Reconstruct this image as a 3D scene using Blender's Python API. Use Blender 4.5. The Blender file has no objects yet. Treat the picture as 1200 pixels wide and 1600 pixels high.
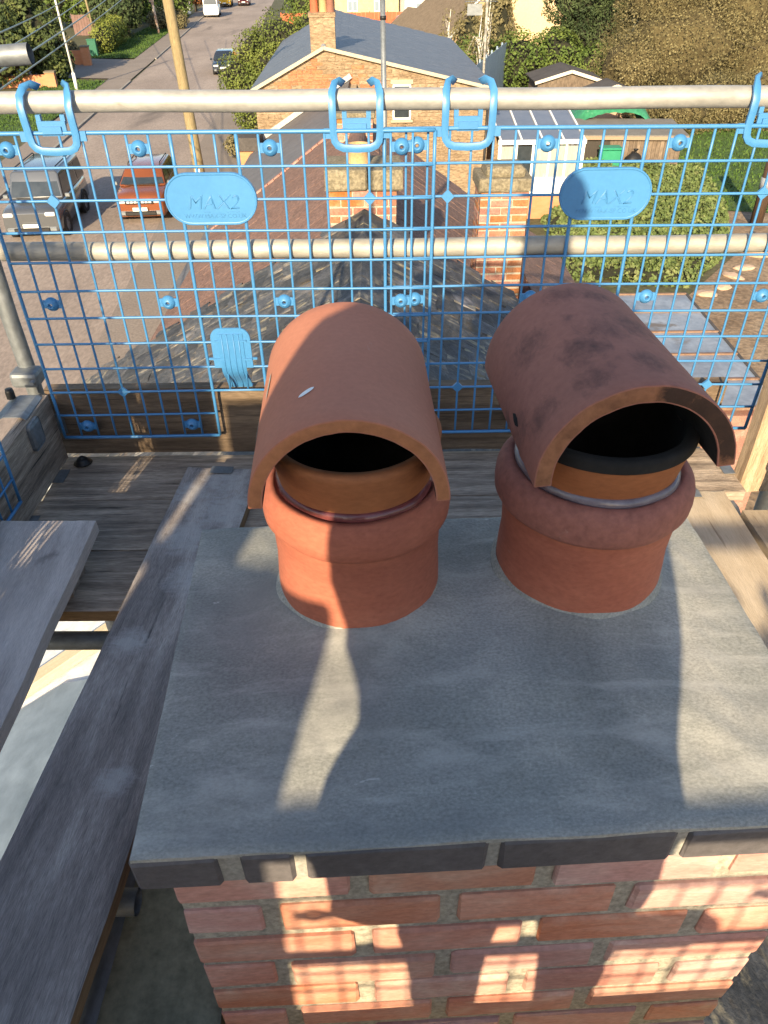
import bpy, bmesh, math, random
from mathutils import Vector, Matrix, Euler, noise
random.seed(7)
SC = bpy.context.scene
COL = SC.collection
R = math.radians

# ---------------------------------------------------------------- camera
EYE = 8.4                                  # lens height above the street
PITCH, ROLL = R(38.0), R(0.6)
fw = Vector((0, math.cos(PITCH), -math.sin(PITCH)))
dn = Vector((0, -math.sin(PITCH), -math.cos(PITCH)))
rt = Vector((1, 0, 0))
rt2 = rt * math.cos(ROLL) + dn * math.sin(ROLL)
dn2 = rt * -math.sin(ROLL) + dn * math.cos(ROLL)
cd = bpy.data.cameras.new('camera')
cam = bpy.data.objects.new('camera', cd)
COL.objects.link(cam)
m3 = Matrix((rt2, -dn2, -fw)).transposed()
cam.matrix_world = Matrix.Translation((0, 0, EYE)) @ m3.to_4x4()
cd.sensor_fit = 'VERTICAL'
cd.sensor_height = 24.0
cd.lens = 24.0 * 1155.0 / 1600.0
cd.clip_start = 0.02
cd.clip_end = 1500
SC.camera = cam

# ---------------------------------------------------------------- sky and sun
SUN_AZ, SUN_EL = R(11.0), R(22.5)          # light travels towards +Y, turned towards +X
w = bpy.data.worlds.new('World')
SC.world = w
w.use_nodes = True
nt = w.node_tree
bg = nt.nodes['Background']
sky = nt.nodes.new('ShaderNodeTexSky')
sky.sky_type = 'NISHITA'
sky.sun_disc = False
sky.sun_elevation = SUN_EL
sky.sun_rotation = math.pi + SUN_AZ
sky.air_density = 1.0
sky.dust_density = 1.2
nt.links.new(sky.outputs[0], bg.inputs[0])
bg.inputs[1].default_value = 0.105
sd = bpy.data.lights.new('sun', 'SUN')
sd.energy = 4.7
sd.angle = R(0.53)
sd.color = (1.0, 0.80, 0.52)
sun = bpy.data.objects.new('sun', sd)
COL.objects.link(sun)
sl = Vector((math.sin(SUN_AZ) * math.cos(SUN_EL), math.cos(SUN_AZ) * math.cos(SUN_EL), -math.sin(SUN_EL)))
sun.rotation_euler = sl.to_track_quat('-Z', 'Y').to_euler()
sun.location = (-10, -40, 30)
vs = SC.view_settings
vs.view_transform = 'Standard'
vs.look = 'None'
vs.gamma = 1.0
vs.use_curve_mapping = False
vs.exposure = 1.28
SC.cycles.max_bounces = 6

# ---------------------------------------------------------------- materials
MATS = {}


def M(name, cols, scale=8.0, stretch=(1, 1, 1), detail=6.0, rough=0.8, bump=0.2, bscale=60.0, metallic=0.0,
      rnd=0.0, hue=0.0, spots=None, fine=0.15, dist=0.0, spec=0.4, streak=None, coat=0.0, bstretch=None, rgh_var=0.0, blobs=None):
    """Noise-ramped material in object space; spots=(colour, scale, threshold, soft[, stretch]) adds blotches;
    streak=(colour, stretch, scale, threshold, soft) adds drawn-out marks."""
    if name in MATS:
        return MATS[name]
    m = bpy.data.materials.new(name)
    m.use_nodes = True
    t = m.node_tree
    N, L = t.nodes, t.links
    bs = N['Principled BSDF']
    tc = N.new('ShaderNodeTexCoord')
    oi = N.new('ShaderNodeObjectInfo')
    off = N.new('ShaderNodeVectorMath'); off.operation = 'SCALE'
    off.inputs[0].default_value = (37.1, 17.3, 53.9)
    L.new(oi.outputs['Random'], off.inputs['Scale'])
    ad = N.new('ShaderNodeVectorMath'); ad.operation = 'ADD'
    L.new(tc.outputs['Object'], ad.inputs[0]); L.new(off.outputs[0], ad.inputs[1])
    vec0 = ad.outputs[0]

    def mapped(st):
        mp = N.new('ShaderNodeMapping')
        mp.inputs['Scale'].default_value = st
        L.new(vec0, mp.inputs['Vector'])
        return mp.outputs[0]

    def nz(sc, st, det=detail, di=0.0, ro=0.6):
        n = N.new('ShaderNodeTexNoise')
        n.inputs['Scale'].default_value = sc
        n.inputs['Detail'].default_value = det
        n.inputs['Roughness'].default_value = ro
        n.inputs['Distortion'].default_value = di
        L.new(mapped(st), n.inputs['Vector'])
        return n.outputs['Fac']

    def ramp(fac, stops, interp='LINEAR'):
        r = N.new('ShaderNodeValToRGB')
        r.color_ramp.interpolation = interp
        el = r.color_ramp.elements
        while len(el) < len(stops):
            el.new(0.5)
        for e, (p, c) in zip(el, stops):
            e.position = p
            e.color = (c[0], c[1], c[2], 1)
        L.new(fac, r.inputs[0])
        return r.outputs[0]

    def mix(fac, a, b, mode='MIX'):
        x = N.new('ShaderNodeMix'); x.data_type = 'RGBA'; x.blend_type = mode
        if isinstance(fac, float):
            x.inputs[0].default_value = fac
        else:
            L.new(fac, x.inputs[0])
        for s, v in ((6, a), (7, b)):
            if isinstance(v, tuple):
                x.inputs[s].default_value = (v[0], v[1], v[2], 1)
            else:
                L.new(v, x.inputs[s])
        return x.outputs[2]

    k = len(cols)
    lo, hi = 0.3, 0.7
    col = ramp(nz(scale, stretch, di=dist), [(lo + (hi - lo) * i / max(1, k - 1), c) for i, c in enumerate(cols)]) if k > 1 else None
    if col is None:
        rgb = N.new('ShaderNodeRGB'); rgb.outputs[0].default_value = (*cols[0], 1); col = rgb.outputs[0]
    if fine:
        f = nz(bscale, stretch if bstretch is None else bstretch, 4)
        col = mix(1.0, col, ramp(f, [(0.25, (1 - fine * 2,) * 3), (0.75, (1 + fine,) * 3)]), 'MULTIPLY')
    if streak:
        c, st, sc, th, so = streak
        col = mix(ramp(nz(sc, st, 5, 0.4), [(th, (0, 0, 0)), (th + so, (1, 1, 1))]), col, c)
    if spots:
        for sp in (spots if isinstance(spots, list) else [spots]):
            c, sc, th, so = sp[:4]
            col = mix(ramp(nz(sc, sp[4] if len(sp) > 4 else (1, 1, 1), 5, 0.3), [(th, (0, 0, 0)), (min(1, th + so), (1, 1, 1))]), col, c)
    if blobs:                      # placed smudges: (colour, [(x, y, z, radius)...]) in raw object space, broken up by noise
        bc, lst = blobs[:2]
        bst = blobs[2] if len(blobs) > 2 else 1.0
        tot = None
        for (bx, by, bz, br) in lst:
            dn_ = N.new('ShaderNodeVectorMath'); dn_.operation = 'DISTANCE'
            L.new(tc.outputs['Object'], dn_.inputs[0]); dn_.inputs[1].default_value = (bx, by, bz)
            mr = N.new('ShaderNodeMapRange'); mr.inputs[1].default_value = br; mr.inputs[2].default_value = br * .25
            L.new(dn_.outputs['Value'], mr.inputs[0])
            if tot is None: tot = mr.outputs[0]
            else:
                mx = N.new('ShaderNodeMath'); mx.operation = 'MAXIMUM'
                L.new(tot, mx.inputs[0]); L.new(mr.outputs[0], mx.inputs[1]); tot = mx.outputs[0]
        mu = N.new('ShaderNodeMath'); mu.operation = 'MULTIPLY_ADD'; mu.inputs[1].default_value = .40 * bst
        L.new(tot, mu.inputs[0]); L.new(nz(42, (1.3, .7, 1), 8, .5, .75), mu.inputs[2])
        col = mix(ramp(mu.outputs[0], [(.66, (0, 0, 0)), (1.0, (min(1, .5 * bst),) * 3)]), col, bc)
    if rnd or hue:
        hs = N.new('ShaderNodeHueSaturation')
        mr = N.new('ShaderNodeMapRange')
        mr.inputs[3].default_value = 1 - rnd; mr.inputs[4].default_value = 1 + rnd
        L.new(oi.outputs['Random'], mr.inputs[0]); L.new(mr.outputs[0], hs.inputs['Value'])
        if hue:
            wn = N.new('ShaderNodeTexWhiteNoise'); wn.noise_dimensions = '1D'
            L.new(oi.outputs['Random'], wn.inputs['W'])
            m2 = N.new('ShaderNodeMapRange')
            m2.inputs[3].default_value = 0.5 - hue; m2.inputs[4].default_value = 0.5 + hue
            L.new(wn.outputs['Value'], m2.inputs[0]); L.new(m2.outputs[0], hs.inputs['Hue'])
            m3_ = N.new('ShaderNodeMapRange')
            m3_.inputs[3].default_value = 0.75; m3_.inputs[4].default_value = 1.15
            L.new(wn.outputs['Value'], m3_.inputs[0]); L.new(m3_.outputs[0], hs.inputs['Saturation'])
        L.new(col, hs.inputs['Color']); col = hs.outputs[0]
    L.new(col, bs.inputs['Base Color'])
    bs.inputs['Roughness'].default_value = rough
    if rgh_var:
        mr = N.new('ShaderNodeMapRange')
        mr.inputs[3].default_value = max(0.05, rough - rgh_var); mr.inputs[4].default_value = min(1, rough + rgh_var)
        L.new(nz(scale * 2.3, stretch, 3), mr.inputs[0]); L.new(mr.outputs[0], bs.inputs['Roughness'])
    bs.inputs['Metallic'].default_value = metallic
    bs.inputs['Specular IOR Level'].default_value = spec
    bs.inputs['Coat Weight'].default_value = coat
    if bump:
        b = N.new('ShaderNodeBump')
        b.inputs['Strength'].default_value = bump
        b.inputs['Distance'].default_value = 0.3 / bscale
        L.new(nz(bscale, stretch if bstretch is None else bstretch, 5), b.inputs['Height'])
        L.new(b.outputs[0], bs.inputs['Normal'])
    MATS[name] = m
    return m


def C3(r, g, b):
    f = lambda v: (v / 255 / 12.92) if v / 255 <= 0.04045 else ((v / 255 + 0.055) / 1.055) ** 2.4
    return (f(r), f(g), f(b))


# ---------------------------------------------------------------- object helpers
def link(o, parent=None):
    COL.objects.link(o)
    if parent is not None:
        o.parent = parent
    return o


def tag(o, label=None, cat=None, group=None, kind=None):
    if label: o['label'] = label
    if cat: o['category'] = cat
    if group: o['group'] = group
    if kind: o['kind'] = kind
    return o


def thing(name, label, cat, loc=(0, 0, 0), rz=0.0, group=None, rot=None):
    o = bpy.data.objects.new(name, None)
    o.empty_display_size = 0.1
    COL.objects.link(o)
    o.location = loc
    o.rotation_euler = rot if rot else (0, 0, rz)
    return tag(o, label, cat, group)


def mesh_obj(name, bm, mat, parent=None, smooth=False, loc=None, rot=None, flat_angle=None):
    me = bpy.data.meshes.new(name)
    bm.normal_update()
    bm.to_mesh(me)
    bm.free()
    for mm in (mat if isinstance(mat, (list, tuple)) else [mat]):
        me.materials.append(mm)
    if smooth:
        me.polygons.foreach_set('use_smooth', [True] * len(me.polygons))
        if flat_angle:
            me.set_sharp_from_angle(angle=R(flat_angle))
    o = bpy.data.objects.new(name, me)
    if loc is not None: o.location = loc
    if rot is not None: o.rotation_euler = rot
    return link(o, parent)


def inst(name, me, parent, loc, rot=(0, 0, 0), scale=(1, 1, 1)):
    o = bpy.data.objects.new(name, me)
    o.location = loc; o.rotation_euler = rot; o.scale = scale
    return link(o, parent)


def copy_tree(o, parent=None):
    c = o.copy()
    COL.objects.link(c)
    if parent is not None:
        c.parent = parent
    for ch in list(o.children):
        copy_tree(ch, c)
    return c


def add_box(bm, c, s, rot=None, mi=0):
    """axis box, centre c, full size s, optional Matrix rot"""
    x, y, z = s[0] / 2, s[1] / 2, s[2] / 2
    vs_ = []
    for dx, dy, dz in ((-1, -1, -1), (1, -1, -1), (1, 1, -1), (-1, 1, -1), (-1, -1, 1), (1, -1, 1), (1, 1, 1), (-1, 1, 1)):
        p = Vector((dx * x, dy * y, dz * z))
        if rot is not None: p = rot @ p
        vs_.append(bm.verts.new(p + Vector(c)))
    fs = []
    for f in ((0, 3, 2, 1), (4, 5, 6, 7), (0, 1, 5, 4), (1, 2, 6, 5), (2, 3, 7, 6), (3, 0, 4, 7)):
        fc = bm.faces.new([vs_[i] for i in f]); fc.material_index = mi; fs.append(fc)
    return vs_


def bev_box(c, s, b=0.004, seg=1, jit=0.0, rot=None):
    bm = bmesh.new()
    add_box(bm, (0, 0, 0), s)
    if b:
        bmesh.ops.bevel(bm, geom=list(bm.edges), offset=b, segments=seg, affect='EDGES', profile=0.5)
    for v in bm.verts:
        if jit:
            v.co += Vector((random.uniform(-jit, jit), random.uniform(-jit, jit), random.uniform(-jit, jit)))
        if rot is not None: v.co = rot @ v.co
        v.co += Vector(c)
    return bm


def add_tube(bm, pts, r, n=10, cap=True, r2=None, mi=0):
    pts = [Vector(p) for p in pts]
    rings = []
    a = None
    for i, p in enumerate(pts):
        d = (pts[min(i + 1, len(pts) - 1)] - pts[max(i - 1, 0)]).normalized()
        if a is None:
            a = d.cross(Vector((0, 0, 1)) if abs(d.z) < 0.9 else Vector((1, 0, 0))).normalized()
        a = (a - d * a.dot(d)).normalized()
        b = d.cross(a).normalized()
        rr = r if r2 is None else r + (r2 - r) * i / (len(pts) - 1)
        rings.append([bm.verts.new(p + (a * math.cos(2 * math.pi * k / n) + b * math.sin(2 * math.pi * k / n)) * rr) for k in range(n)])
    for i in range(len(rings) - 1):
        for k in range(n):
            f = bm.faces.new((rings[i][k], rings[i][(k + 1) % n], rings[i + 1][(k + 1) % n], rings[i + 1][k]))
            f.material_index = mi
            f.smooth = True
    if cap:
        bm.faces.new(rings[0][::-1]).material_index = mi
        bm.faces.new(rings[-1]).material_index = mi
    return rings


def add_strap(bm, pts, width, thick, wdir):
    """flat strap along pts; wdir = width direction"""
    pts = [Vector(p) for p in pts]
    wd = Vector(wdir).normalized()
    rings = []
    for i, p in enumerate(pts):
        d = (pts[min(i + 1, len(pts) - 1)] - pts[max(i - 1, 0)]).normalized()
        n_ = d.cross(wd).normalized()
        wv = wd * width / 2
        nv = n_ * thick / 2
        c = 0.7
        rings.append([bm.verts.new(p + q) for q in (wv * c + nv, wv + nv * c * 0.5, wv - nv * c * 0.5, wv * c - nv, -wv * c - nv, -wv - nv * c * 0.5, -wv + nv * c * 0.5, -wv * c + nv)])
    n = 8
    for i in range(len(rings) - 1):
        for k in range(n):
            bm.faces.new((rings[i][k], rings[i][(k + 1) % n], rings[i + 1][(k + 1) % n], rings[i + 1][k]))
    bm.faces.new(rings[0][::-1]); bm.faces.new(rings[-1])


def add_lathe(bm, prof, n=48, c=(0, 0, 0), axis='Z', close=False, mi=0, wob=0.0):
    rings = []
    for j, (r, z) in enumerate(prof):
        ring = []
        for k in range(n):
            a = 2 * math.pi * k / n
            rr = r
            if wob:
                rr += wob * noise.noise(Vector((math.cos(a) * 1.7, math.sin(a) * 1.7, z * 14 + r * 9)))
            p = Vector((math.cos(a) * rr, math.sin(a) * rr, z))
            if axis == 'Y': p = Vector((p.x, p.z, p.y))
            ring.append(bm.verts.new(p + Vector(c)))
        rings.append(ring)
    m = len(rings)
    for i in range(m if close else m - 1):
        a_, b_ = rings[i], rings[(i + 1) % m]
        for k in range(n):
            f = bm.faces.new((a_[k], a_[(k + 1) % n], b_[(k + 1) % n], b_[k]))
            f.smooth = True
            f.material_index = mi
    return rings


def add_poly(bm, pts, mi=0):
    f = bm.faces.new([bm.verts.new(Vector(p)) for p in pts])
    f.material_index = mi
    return f


def add_prism(bm, poly, h0, h1, axis='Z', mi=0):
    """extrude polygon [(a,b)] between h0 and h1 along axis; Z:(x,y) Y:(x,z) X:(y,z)"""
    def P(a, b, h):
        return {'Z': (a, b, h), 'Y': (a, h, b), 'X': (h, a, b)}[axis]
    lo = [bm.verts.new(P(a, b, h0)) for a, b in poly]
    hi = [bm.verts.new(P(a, b, h1)) for a, b in poly]
    n = len(poly)
    fs = [bm.faces.new(lo[::-1]), bm.faces.new(hi)]
    for i in range(n):
        fs.append(bm.faces.new((lo[i], lo[(i + 1) % n], hi[(i + 1) % n], hi[i])))
    for f in fs: f.material_index = mi
    bmesh.ops.recalc_face_normals(bm, faces=fs)
    return fs


# ---- palette
wood_old = M('weathered_board', [(0.199, 0.158, 0.126), (0.420, 0.338, 0.270), (0.699, 0.573, 0.458)], 3.0, (1.2, 14, 14), 8, .9, .7, 22, rnd=.12,
             fine=.28, bstretch=(1.5, 26, 26), spots=[((.035, .03, .027), 2.6, .63, .08, (1, 26, 26)), ((.30, .27, .24), 5, .66, .2)])
wood_warm = M('warm_board', [(0.273, 0.189, 0.117), (0.468, 0.338, 0.221), (0.650, 0.501, 0.345)], 3.0, (1.2, 14, 14), 8, .85, .6, 22, rnd=.1,
              fine=.25, bstretch=(1.5, 24, 24), spots=[((.05, .035, .022), 3, .62, .08, (1, 24, 24)), ((.09, .06, .04), 7, .64, .1)])
wood_toe = M('brown_toe_board', [(.10, .07, .045), (.19, .135, .09), (.29, .21, .14)], 3.0, (1.2, 14, 14), 8, .85, .6, 22, rnd=.05, fine=.22, bstretch=(1.5, 24, 24),
             spots=[((.045, .032, .022), 3, .60, .1, (1, 24, 24))])
wood_cream = M('cream_board', [(.38, .295, .205), (.50, .41, .30), (.58, .485, .37)], 2.4, (1.2, 8, 8), 8, .85, .35, 22, rnd=.08, fine=.10, bstretch=(1.5, 22, 22),
               spots=[((.20, .14, .09), 2.4, .66, .08, (1, 22, 22)), ((.26, .20, .15), 6, .66, .14)])
wood_dark = M('dark_stained_board', [(0.180, 0.156, 0.148), (0.311, 0.269, 0.249), (0.488, 0.433, 0.401)], 2.4, (1.5, 9, 9), 8, .88, .5, 26, fine=.25,
              bstretch=(2, 24, 24), spots=[((.05, .047, .05), 2.5, .62, .1, (1, 20, 20)), ((.24, .24, .245), 3, .62, .2, (1, 3, 1))],
              blobs=((.50, .48, .47), [(-1.14, .02, 0, .12), (-1.0, .05, 0, .16), (-.88, -.02, 0, .12), (-1.08, -.06, 0, .1), (-.72, .03, 0, .10), (-.5, -.05, 0, .07), (-.15, .04, 0, .06)], 1.2))
wood_pale = M('pale_board', [(0.372, 0.325, 0.302), (0.510, 0.455, 0.429), (0.634, 0.572, 0.538)], 2.2, (1.4, 9, 9), 8, .88, .4, 26, fine=.15,
              bstretch=(2, 22, 22), spots=[((.05, .045, .042), 2.2, .67, .05, (1, 20, 20)), ((.13, .12, .11), 7, .66, .12)])
wood_edge = M('board_edge_brown', [(0.160, 0.100, 0.056), (0.260, 0.170, 0.090)], 6, (1.5, 12, 12), 6, .85, .4, 30)
galv = M('galvanised_tube', [(0.292, 0.292, 0.280), (0.370, 0.365, 0.344), (0.430, 0.421, 0.391)], 9, (.6, 1, 1), 7, .5, .12, 70, metallic=.3, fine=.10,
         spots=[((.25, .24, .21), 16, .64, .1, (.5, 1, 1)), ((.30, .20, .11), 30, .72, .06)], rgh_var=.12)
galv_dull = M('dull_galvanised', [(.16, .18, .20), (.24, .26, .28)], 9, (.6, 1, 1), 7, .55, .2, 60, metallic=.5, fine=.15)
galv_lime = M('lime_caked_tube', [(0.234, 0.226, 0.203), (0.343, 0.328, 0.289), (0.429, 0.413, 0.367)], 6, (.5, 1, 1), 7, .6, .3, 45, metallic=.25, fine=.12,
              spots=((.22, .21, .17), 12, .64, .1))
blue = M('blue_plastic', [(.045, .185, .40), (.056, .21, .44)], 6, rough=.42, bump=.05, bscale=120, fine=.04, spec=.5,
         spots=((.16, .30, .48), 14, .72, .12))
terra = M('pot_terracotta', [(0.326, 0.099, 0.060), (0.378, 0.121, 0.073), (0.430, 0.151, 0.093)], 5, (1, 1, 2), 7, .85, .22, 90, fine=.10,
          spots=[((.46, .27, .20), 18, .70, .12, (1, 1, .6)), ((.20, .075, .06), 7, .66, .2)])
terra_rim = M('pot_rim_terracotta', [(.27, .105, .082), (.34, .135, .10)], 7, (1, 1, 1), 7, .8, .3, 80, fine=.14,
              spots=[((.42, .27, .22), 16, .66, .14), ((.14, .06, .055), 8, .64, .12)])
hoodm = M('hood_tile', [(0.397, 0.149, 0.087), (0.441, 0.171, 0.103), (0.473, 0.193, 0.118)], 3, (1, 1, 1), 6, .82, .10, 120, fine=.05,
          spots=[((.46, .25, .19), 22, .72, .1, (1, .6, 1))])
hood_edge = M('hood_cut_edge', [(.38, .15, .065), (.46, .19, .085)], 8, rough=.85, bump=.25, bscale=80, fine=.12)
hood2 = M('sooty_hood_tile', [(0.292, 0.119, 0.084), (0.346, 0.140, 0.097), (0.389, 0.167, 0.119)], 4, (1, 1, 1), 7, .85, .2, 90, fine=.08,
          spots=[((.11, .055, .045), 9, .60, .14, (1.2, .7, 1)), ((.05, .035, .03), 30, .73, .05), ((.42, .24, .19), 30, .74, .06)],
          blobs=((.022, .017, .017), [(-.02, .31, .13, .05), (.03, .30, .128, .045), (.045, .19, .124, .07), (.0, .17, .132, .06), (-.045, .13, .124, .06), (-.09, .22, .096, .06), (.03, .07, .128, .045), (-.125, .10, .03, .05), (-.11, .06, .07, .05), (-.05, .05, .12, .04)]))
hood2_edge = M('sooty_cut_edge', [(.26, .11, .055), (.34, .15, .075)], 7, rough=.9, bump=.4, bscale=60, fine=.2,
               spots=((.06, .04, .03), 8, .62, .12), blobs=((.014, .011, .01), [(.045, 0, .115, .04), (.075, 0, .09, .045), (.105, 0, .06, .04), (.12, 0, .03, .03)], 1.7))
spigot = M('cowl_clay', [(0.313, 0.108, 0.039), (0.377, 0.136, 0.051)], 6, (1, 1, 2.5), 6, .75, .15, 70, fine=.10,
           spots=((.10, .05, .03), 14, .72, .06))
soot_and_shade = M('soot_and_shade', [(.010, .009, .008), (.022, .02, .018)], 12, rough=.95, bump=.3, bscale=60)  # real soot on the lip; inside the cowls it paints in shade
seal_red = M('sealant_red', [(.13, .035, .035), (.20, .06, .06)], 14, rough=.22, bump=.2, bscale=40, spots=((.38, .27, .28), 12, .60, .12), spec=.6)
seal_grey = M('sealant_grey', [(.13, .105, .125), (.22, .19, .215)], 14, rough=.22, bump=.2, bscale=40, spots=((.09, .035, .035), 8, .56, .1), spec=.6)
cement = M('fresh_cement', [(.215, .222, .208), (.305, .31, .285), (.43, .42, .38)], 1.9, (1, 1.5, 1), 11, .9, .22, 210, fine=.19, dist=1.1,
           streak=((.50, .49, .455), (2.6, 12, 3), 2.0, .52, .36),
           spots=[((.20, .202, .195), 2.3, .56, .24, (1, 1.6, 1)), ((.50, .49, .455), 3.1, .60, .22, (1, 2.6, 1)), ((.62, .61, .58), 46, .70, .07, (.35, 1, 1)), ((.05, .048, .045), 30, .735, .02)])
mortar = M('mortar', [(.33, .30, .24), (.42, .385, .31)], 22, rough=.95, bump=.6, bscale=120, fine=.25)
mortar_pale = M('pale_pointing', [(.30, .29, .26), (.40, .385, .35)], 22, rough=.95, bump=.6, bscale=120, fine=.2)
render_old = M('olive_render', [(0.196, 0.189, 0.129), (0.339, 0.316, 0.217)], 4, rough=.95, bump=.4, bscale=50, fine=.2,
               spots=((.05, .052, .04), 6, .6, .15))
brick = M('pink_red_brick', [(.46, .18, .125), (.51, .235, .175), (.55, .30, .235), (.60, .40, .325)], 5, (1, 1, 2.4), 7, .9, .40, 75, rnd=.09, hue=.008,
          fine=.12, dist=.6, spots=[((.58, .42, .33), 6, .62, .2, (1, 1, 2)), ((.22, .10, .075), 40, .75, .05)])
brick_orange = M('orange_brick', [(0.289, 0.102, 0.058), (0.344, 0.146, 0.082), (0.358, 0.219, 0.155)], 5, rough=.92, bump=.5, bscale=50, rnd=.2, hue=.014,
                 fine=.2, spots=((.40, .34, .26), 5, .62, .12))
blue_brick = M('engineering_brick', [(.075, .070, .076), (.105, .098, .104)], 8, rough=.6, bump=.3, bscale=80, rnd=.15, fine=.15,
               spots=((.24, .23, .22), 30, .74, .05))
concrete_cap = M('mossy_concrete', [(0.172, 0.148, 0.101), (0.242, 0.211, 0.148)], 5, rough=.95, bump=.6, bscale=40, fine=.3,
                 spots=((.10, .09, .05), 8, .58, .14))
slate = M('old_stone_slate', [(.036, .039, .045), (.072, .075, .082), (.15, .148, .15)], 4, (1, 1, 1), 8, .75, .7, 40, rnd=.4, hue=.02, fine=.3,
          spots=[((.29, .25, .175), 8, .56, .12, (1, .45, 1)), ((.11, .08, .05), 4, .56, .14), ((.24, .23, .24), 2.2, .60, .14), ((.42, .27, .04), 3.2, .735, .03)])
brown_tile = M('brown_tile', [(.175, .10, .078), (.235, .142, .112)], 9, rough=.92, bump=.8, bscale=26, rnd=.14, fine=.3,
               spots=[((.36, .27, .23), 22, .70, .05), ((.055, .05, .03), 5, .66, .12)])
grey_slate = M('smooth_grey_slate', [(.10, .098, .105), (.14, .137, .145)], 3, rough=.7, bump=.3, bscale=20, rnd=.15, fine=.12)
blue_slate = M('blue_slate', [(.085, .095, .12), (.13, .142, .17)], 3, rough=.55, bump=.3, bscale=20, rnd=.2, fine=.15)
stone_wall = M('ironstone', [(.38, .28, .17), (.47, .36, .23), (.52, .41, .28)], 2.2, (1, 1, 5), 8, .95, .8, 9, fine=.25, bstretch=(1, 1, 3))
white_paint = M('white_upvc', [(.74, .74, .72), (.80, .80, .78)], 4, rough=.4, bump=.05, bscale=30, fine=.05)
glass = M('dark_glass', [(.02, .028, .035), (.04, .05, .06)], 3, rough=.08, bump=0, fine=0, spec=.8)
asphalt = M('brown_asphalt', [(0.228, 0.186, 0.159), (0.283, 0.232, 0.200), (0.338, 0.280, 0.241)], .35, (1, .4, 1), 9, .92, .5, 12, fine=.16,
            spots=[((.135, .112, .098), .22, .6, .12, (1.5, .3, 1)), ((.28, .24, .205), 1.5, .68, .1)])
pave = M('footway_asphalt', [(0.203, 0.171, 0.148), (0.252, 0.214, 0.186)], .5, rough=.95, bump=.5, bscale=14, fine=.15)
kerbm = M('kerb_stone', [(.24, .22, .19), (.32, .295, .26)], 2, rough=.9, bump=.4, bscale=20)
grassm = M('lawn_grass', [(.035, .075, .012), (.06, .12, .02), (.095, .15, .035)], .8, rough=.95, bump=1.0, bscale=9, fine=.4)
earth = M('bare_earth', [(.17, .115, .072), (.26, .185, .12), (.33, .25, .17)], .8, rough=.95, bump=.8, bscale=8, fine=.3, spots=((.10, .07, .05), 1.2, .62, .12))
ground_m = M('rough_ground', [(.07, .075, .03), (.11, .10, .055)], .3, rough=.95, bump=.6, bscale=5, fine=.3)
tanwall = M('tan_render', [(.62, .45, .27), (.66, .49, .30)], .6, rough=.95, bump=.1, bscale=8, fine=.05)
shed_wood = M('shed_boards', [(.13, .095, .068), (.22, .17, .125)], 2, (1, 1, .4), 6, .9, .6, 12, fine=.25, rnd=.15)
felt = M('roof_felt', [(.15, .14, .125), (.20, .188, .17)], 1.6, rough=.95, bump=.5, bscale=20, fine=.15, rnd=.1)
felt_dark = M('dark_roof_felt', [(.055, .05, .05), (.085, .078, .076)], 1.6, rough=.9, bump=.4, bscale=16, fine=.15)
red_clay = M('red_chimney_pot', [(.42, .10, .05), (.48, .14, .07)], 4, rough=.85, bump=.2, bscale=20)
pole_wood = M('pole_timber', [(.21, .165, .085), (.30, .24, .135)], 3, (9, 9, .6), 6, .9, .5, 12, fine=.2, spots=((.10, .075, .04), 3, .66, .1, (6, 6, 1)))
trunk_m = M('bark', [(.05, .038, .028), (.10, .08, .06)], 6, (1, 1, .3), 6, .95, .8, 20, fine=.3)
birch_m = M('birch_bark', [(.55, .53, .48), (.62, .60, .56)], 6, rough=.8, bump=.3, bscale=20, spots=((.05, .045, .04), 9, .6, .08, (.6, .6, 2)))
black_plastic = M('black_plastic', [(.012, .012, .013), (.02, .02, .021)], 6, rough=.5, bump=.1, bscale=60)
tyre_m = M('tyre_rubber', [(.015, .015, .015), (.025, .025, .025)], 6, rough=.85, bump=.2, bscale=30)


def leafmat(name, dark, mid, light, scale=.9):
    dark, mid, light = [tuple(v * 1.35 for v in c) for c in (dark, mid, light)]
    return M(name, [dark, mid, light], scale, (1, 1, 1), 5, .75, 0, 10, fine=.35, spec=.25)


lf_laurel = leafmat('laurel_leaves', (.022, .034, .012), (.05, .07, .022), (.105, .12, .035))
lf_hedge = leafmat('hedge_leaves', (.03, .055, .012), (.065, .10, .02), (.11, .14, .03))
lf_yellow = leafmat('golden_hedge_leaves', (.06, .085, .015), (.12, .145, .025), (.17, .18, .04))
lf_conifer = leafmat('conifer_needles', (.018, .032, .014), (.04, .06, .022), (.07, .09, .035))
lf_olive = leafmat('olive_twigs', (.07, .062, .028), (.12, .104, .048), (.175, .15, .075), .7)
lf_ivy = leafmat('ivy_leaves', (.045, .065, .018), (.08, .112, .034), (.15, .165, .07), 2.6)
lf_dry = leafmat('dry_shrub_leaves', (.07, .06, .03), (.12, .105, .05), (.18, .16, .085), 1.2)

# ================================================================ THE SETTING: ground, road, verges
def sheet(name, pts, z, mat, label=None):
    bm = bmesh.new()
    add_poly(bm, [(p[0], p[1], z) for p in pts])
    bmesh.ops.recalc_face_normals(bm, faces=list(bm.faces))
    for f in bm.faces:
        if f.normal.z < 0: f.normal_flip()
    return tag(mesh_obj(name, bm, mat), label, None, None, 'structure')


sheet('ground', [(-400, -200), (400, -200), (400, 700), (-400, 700)], 0.0, ground_m, 'rough ground spreading under the whole street')


def road_l(y): return -17.95 - .088 * (y - 59)


def road_r(y): return -8.2 - .075 * (y - 28)


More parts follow.
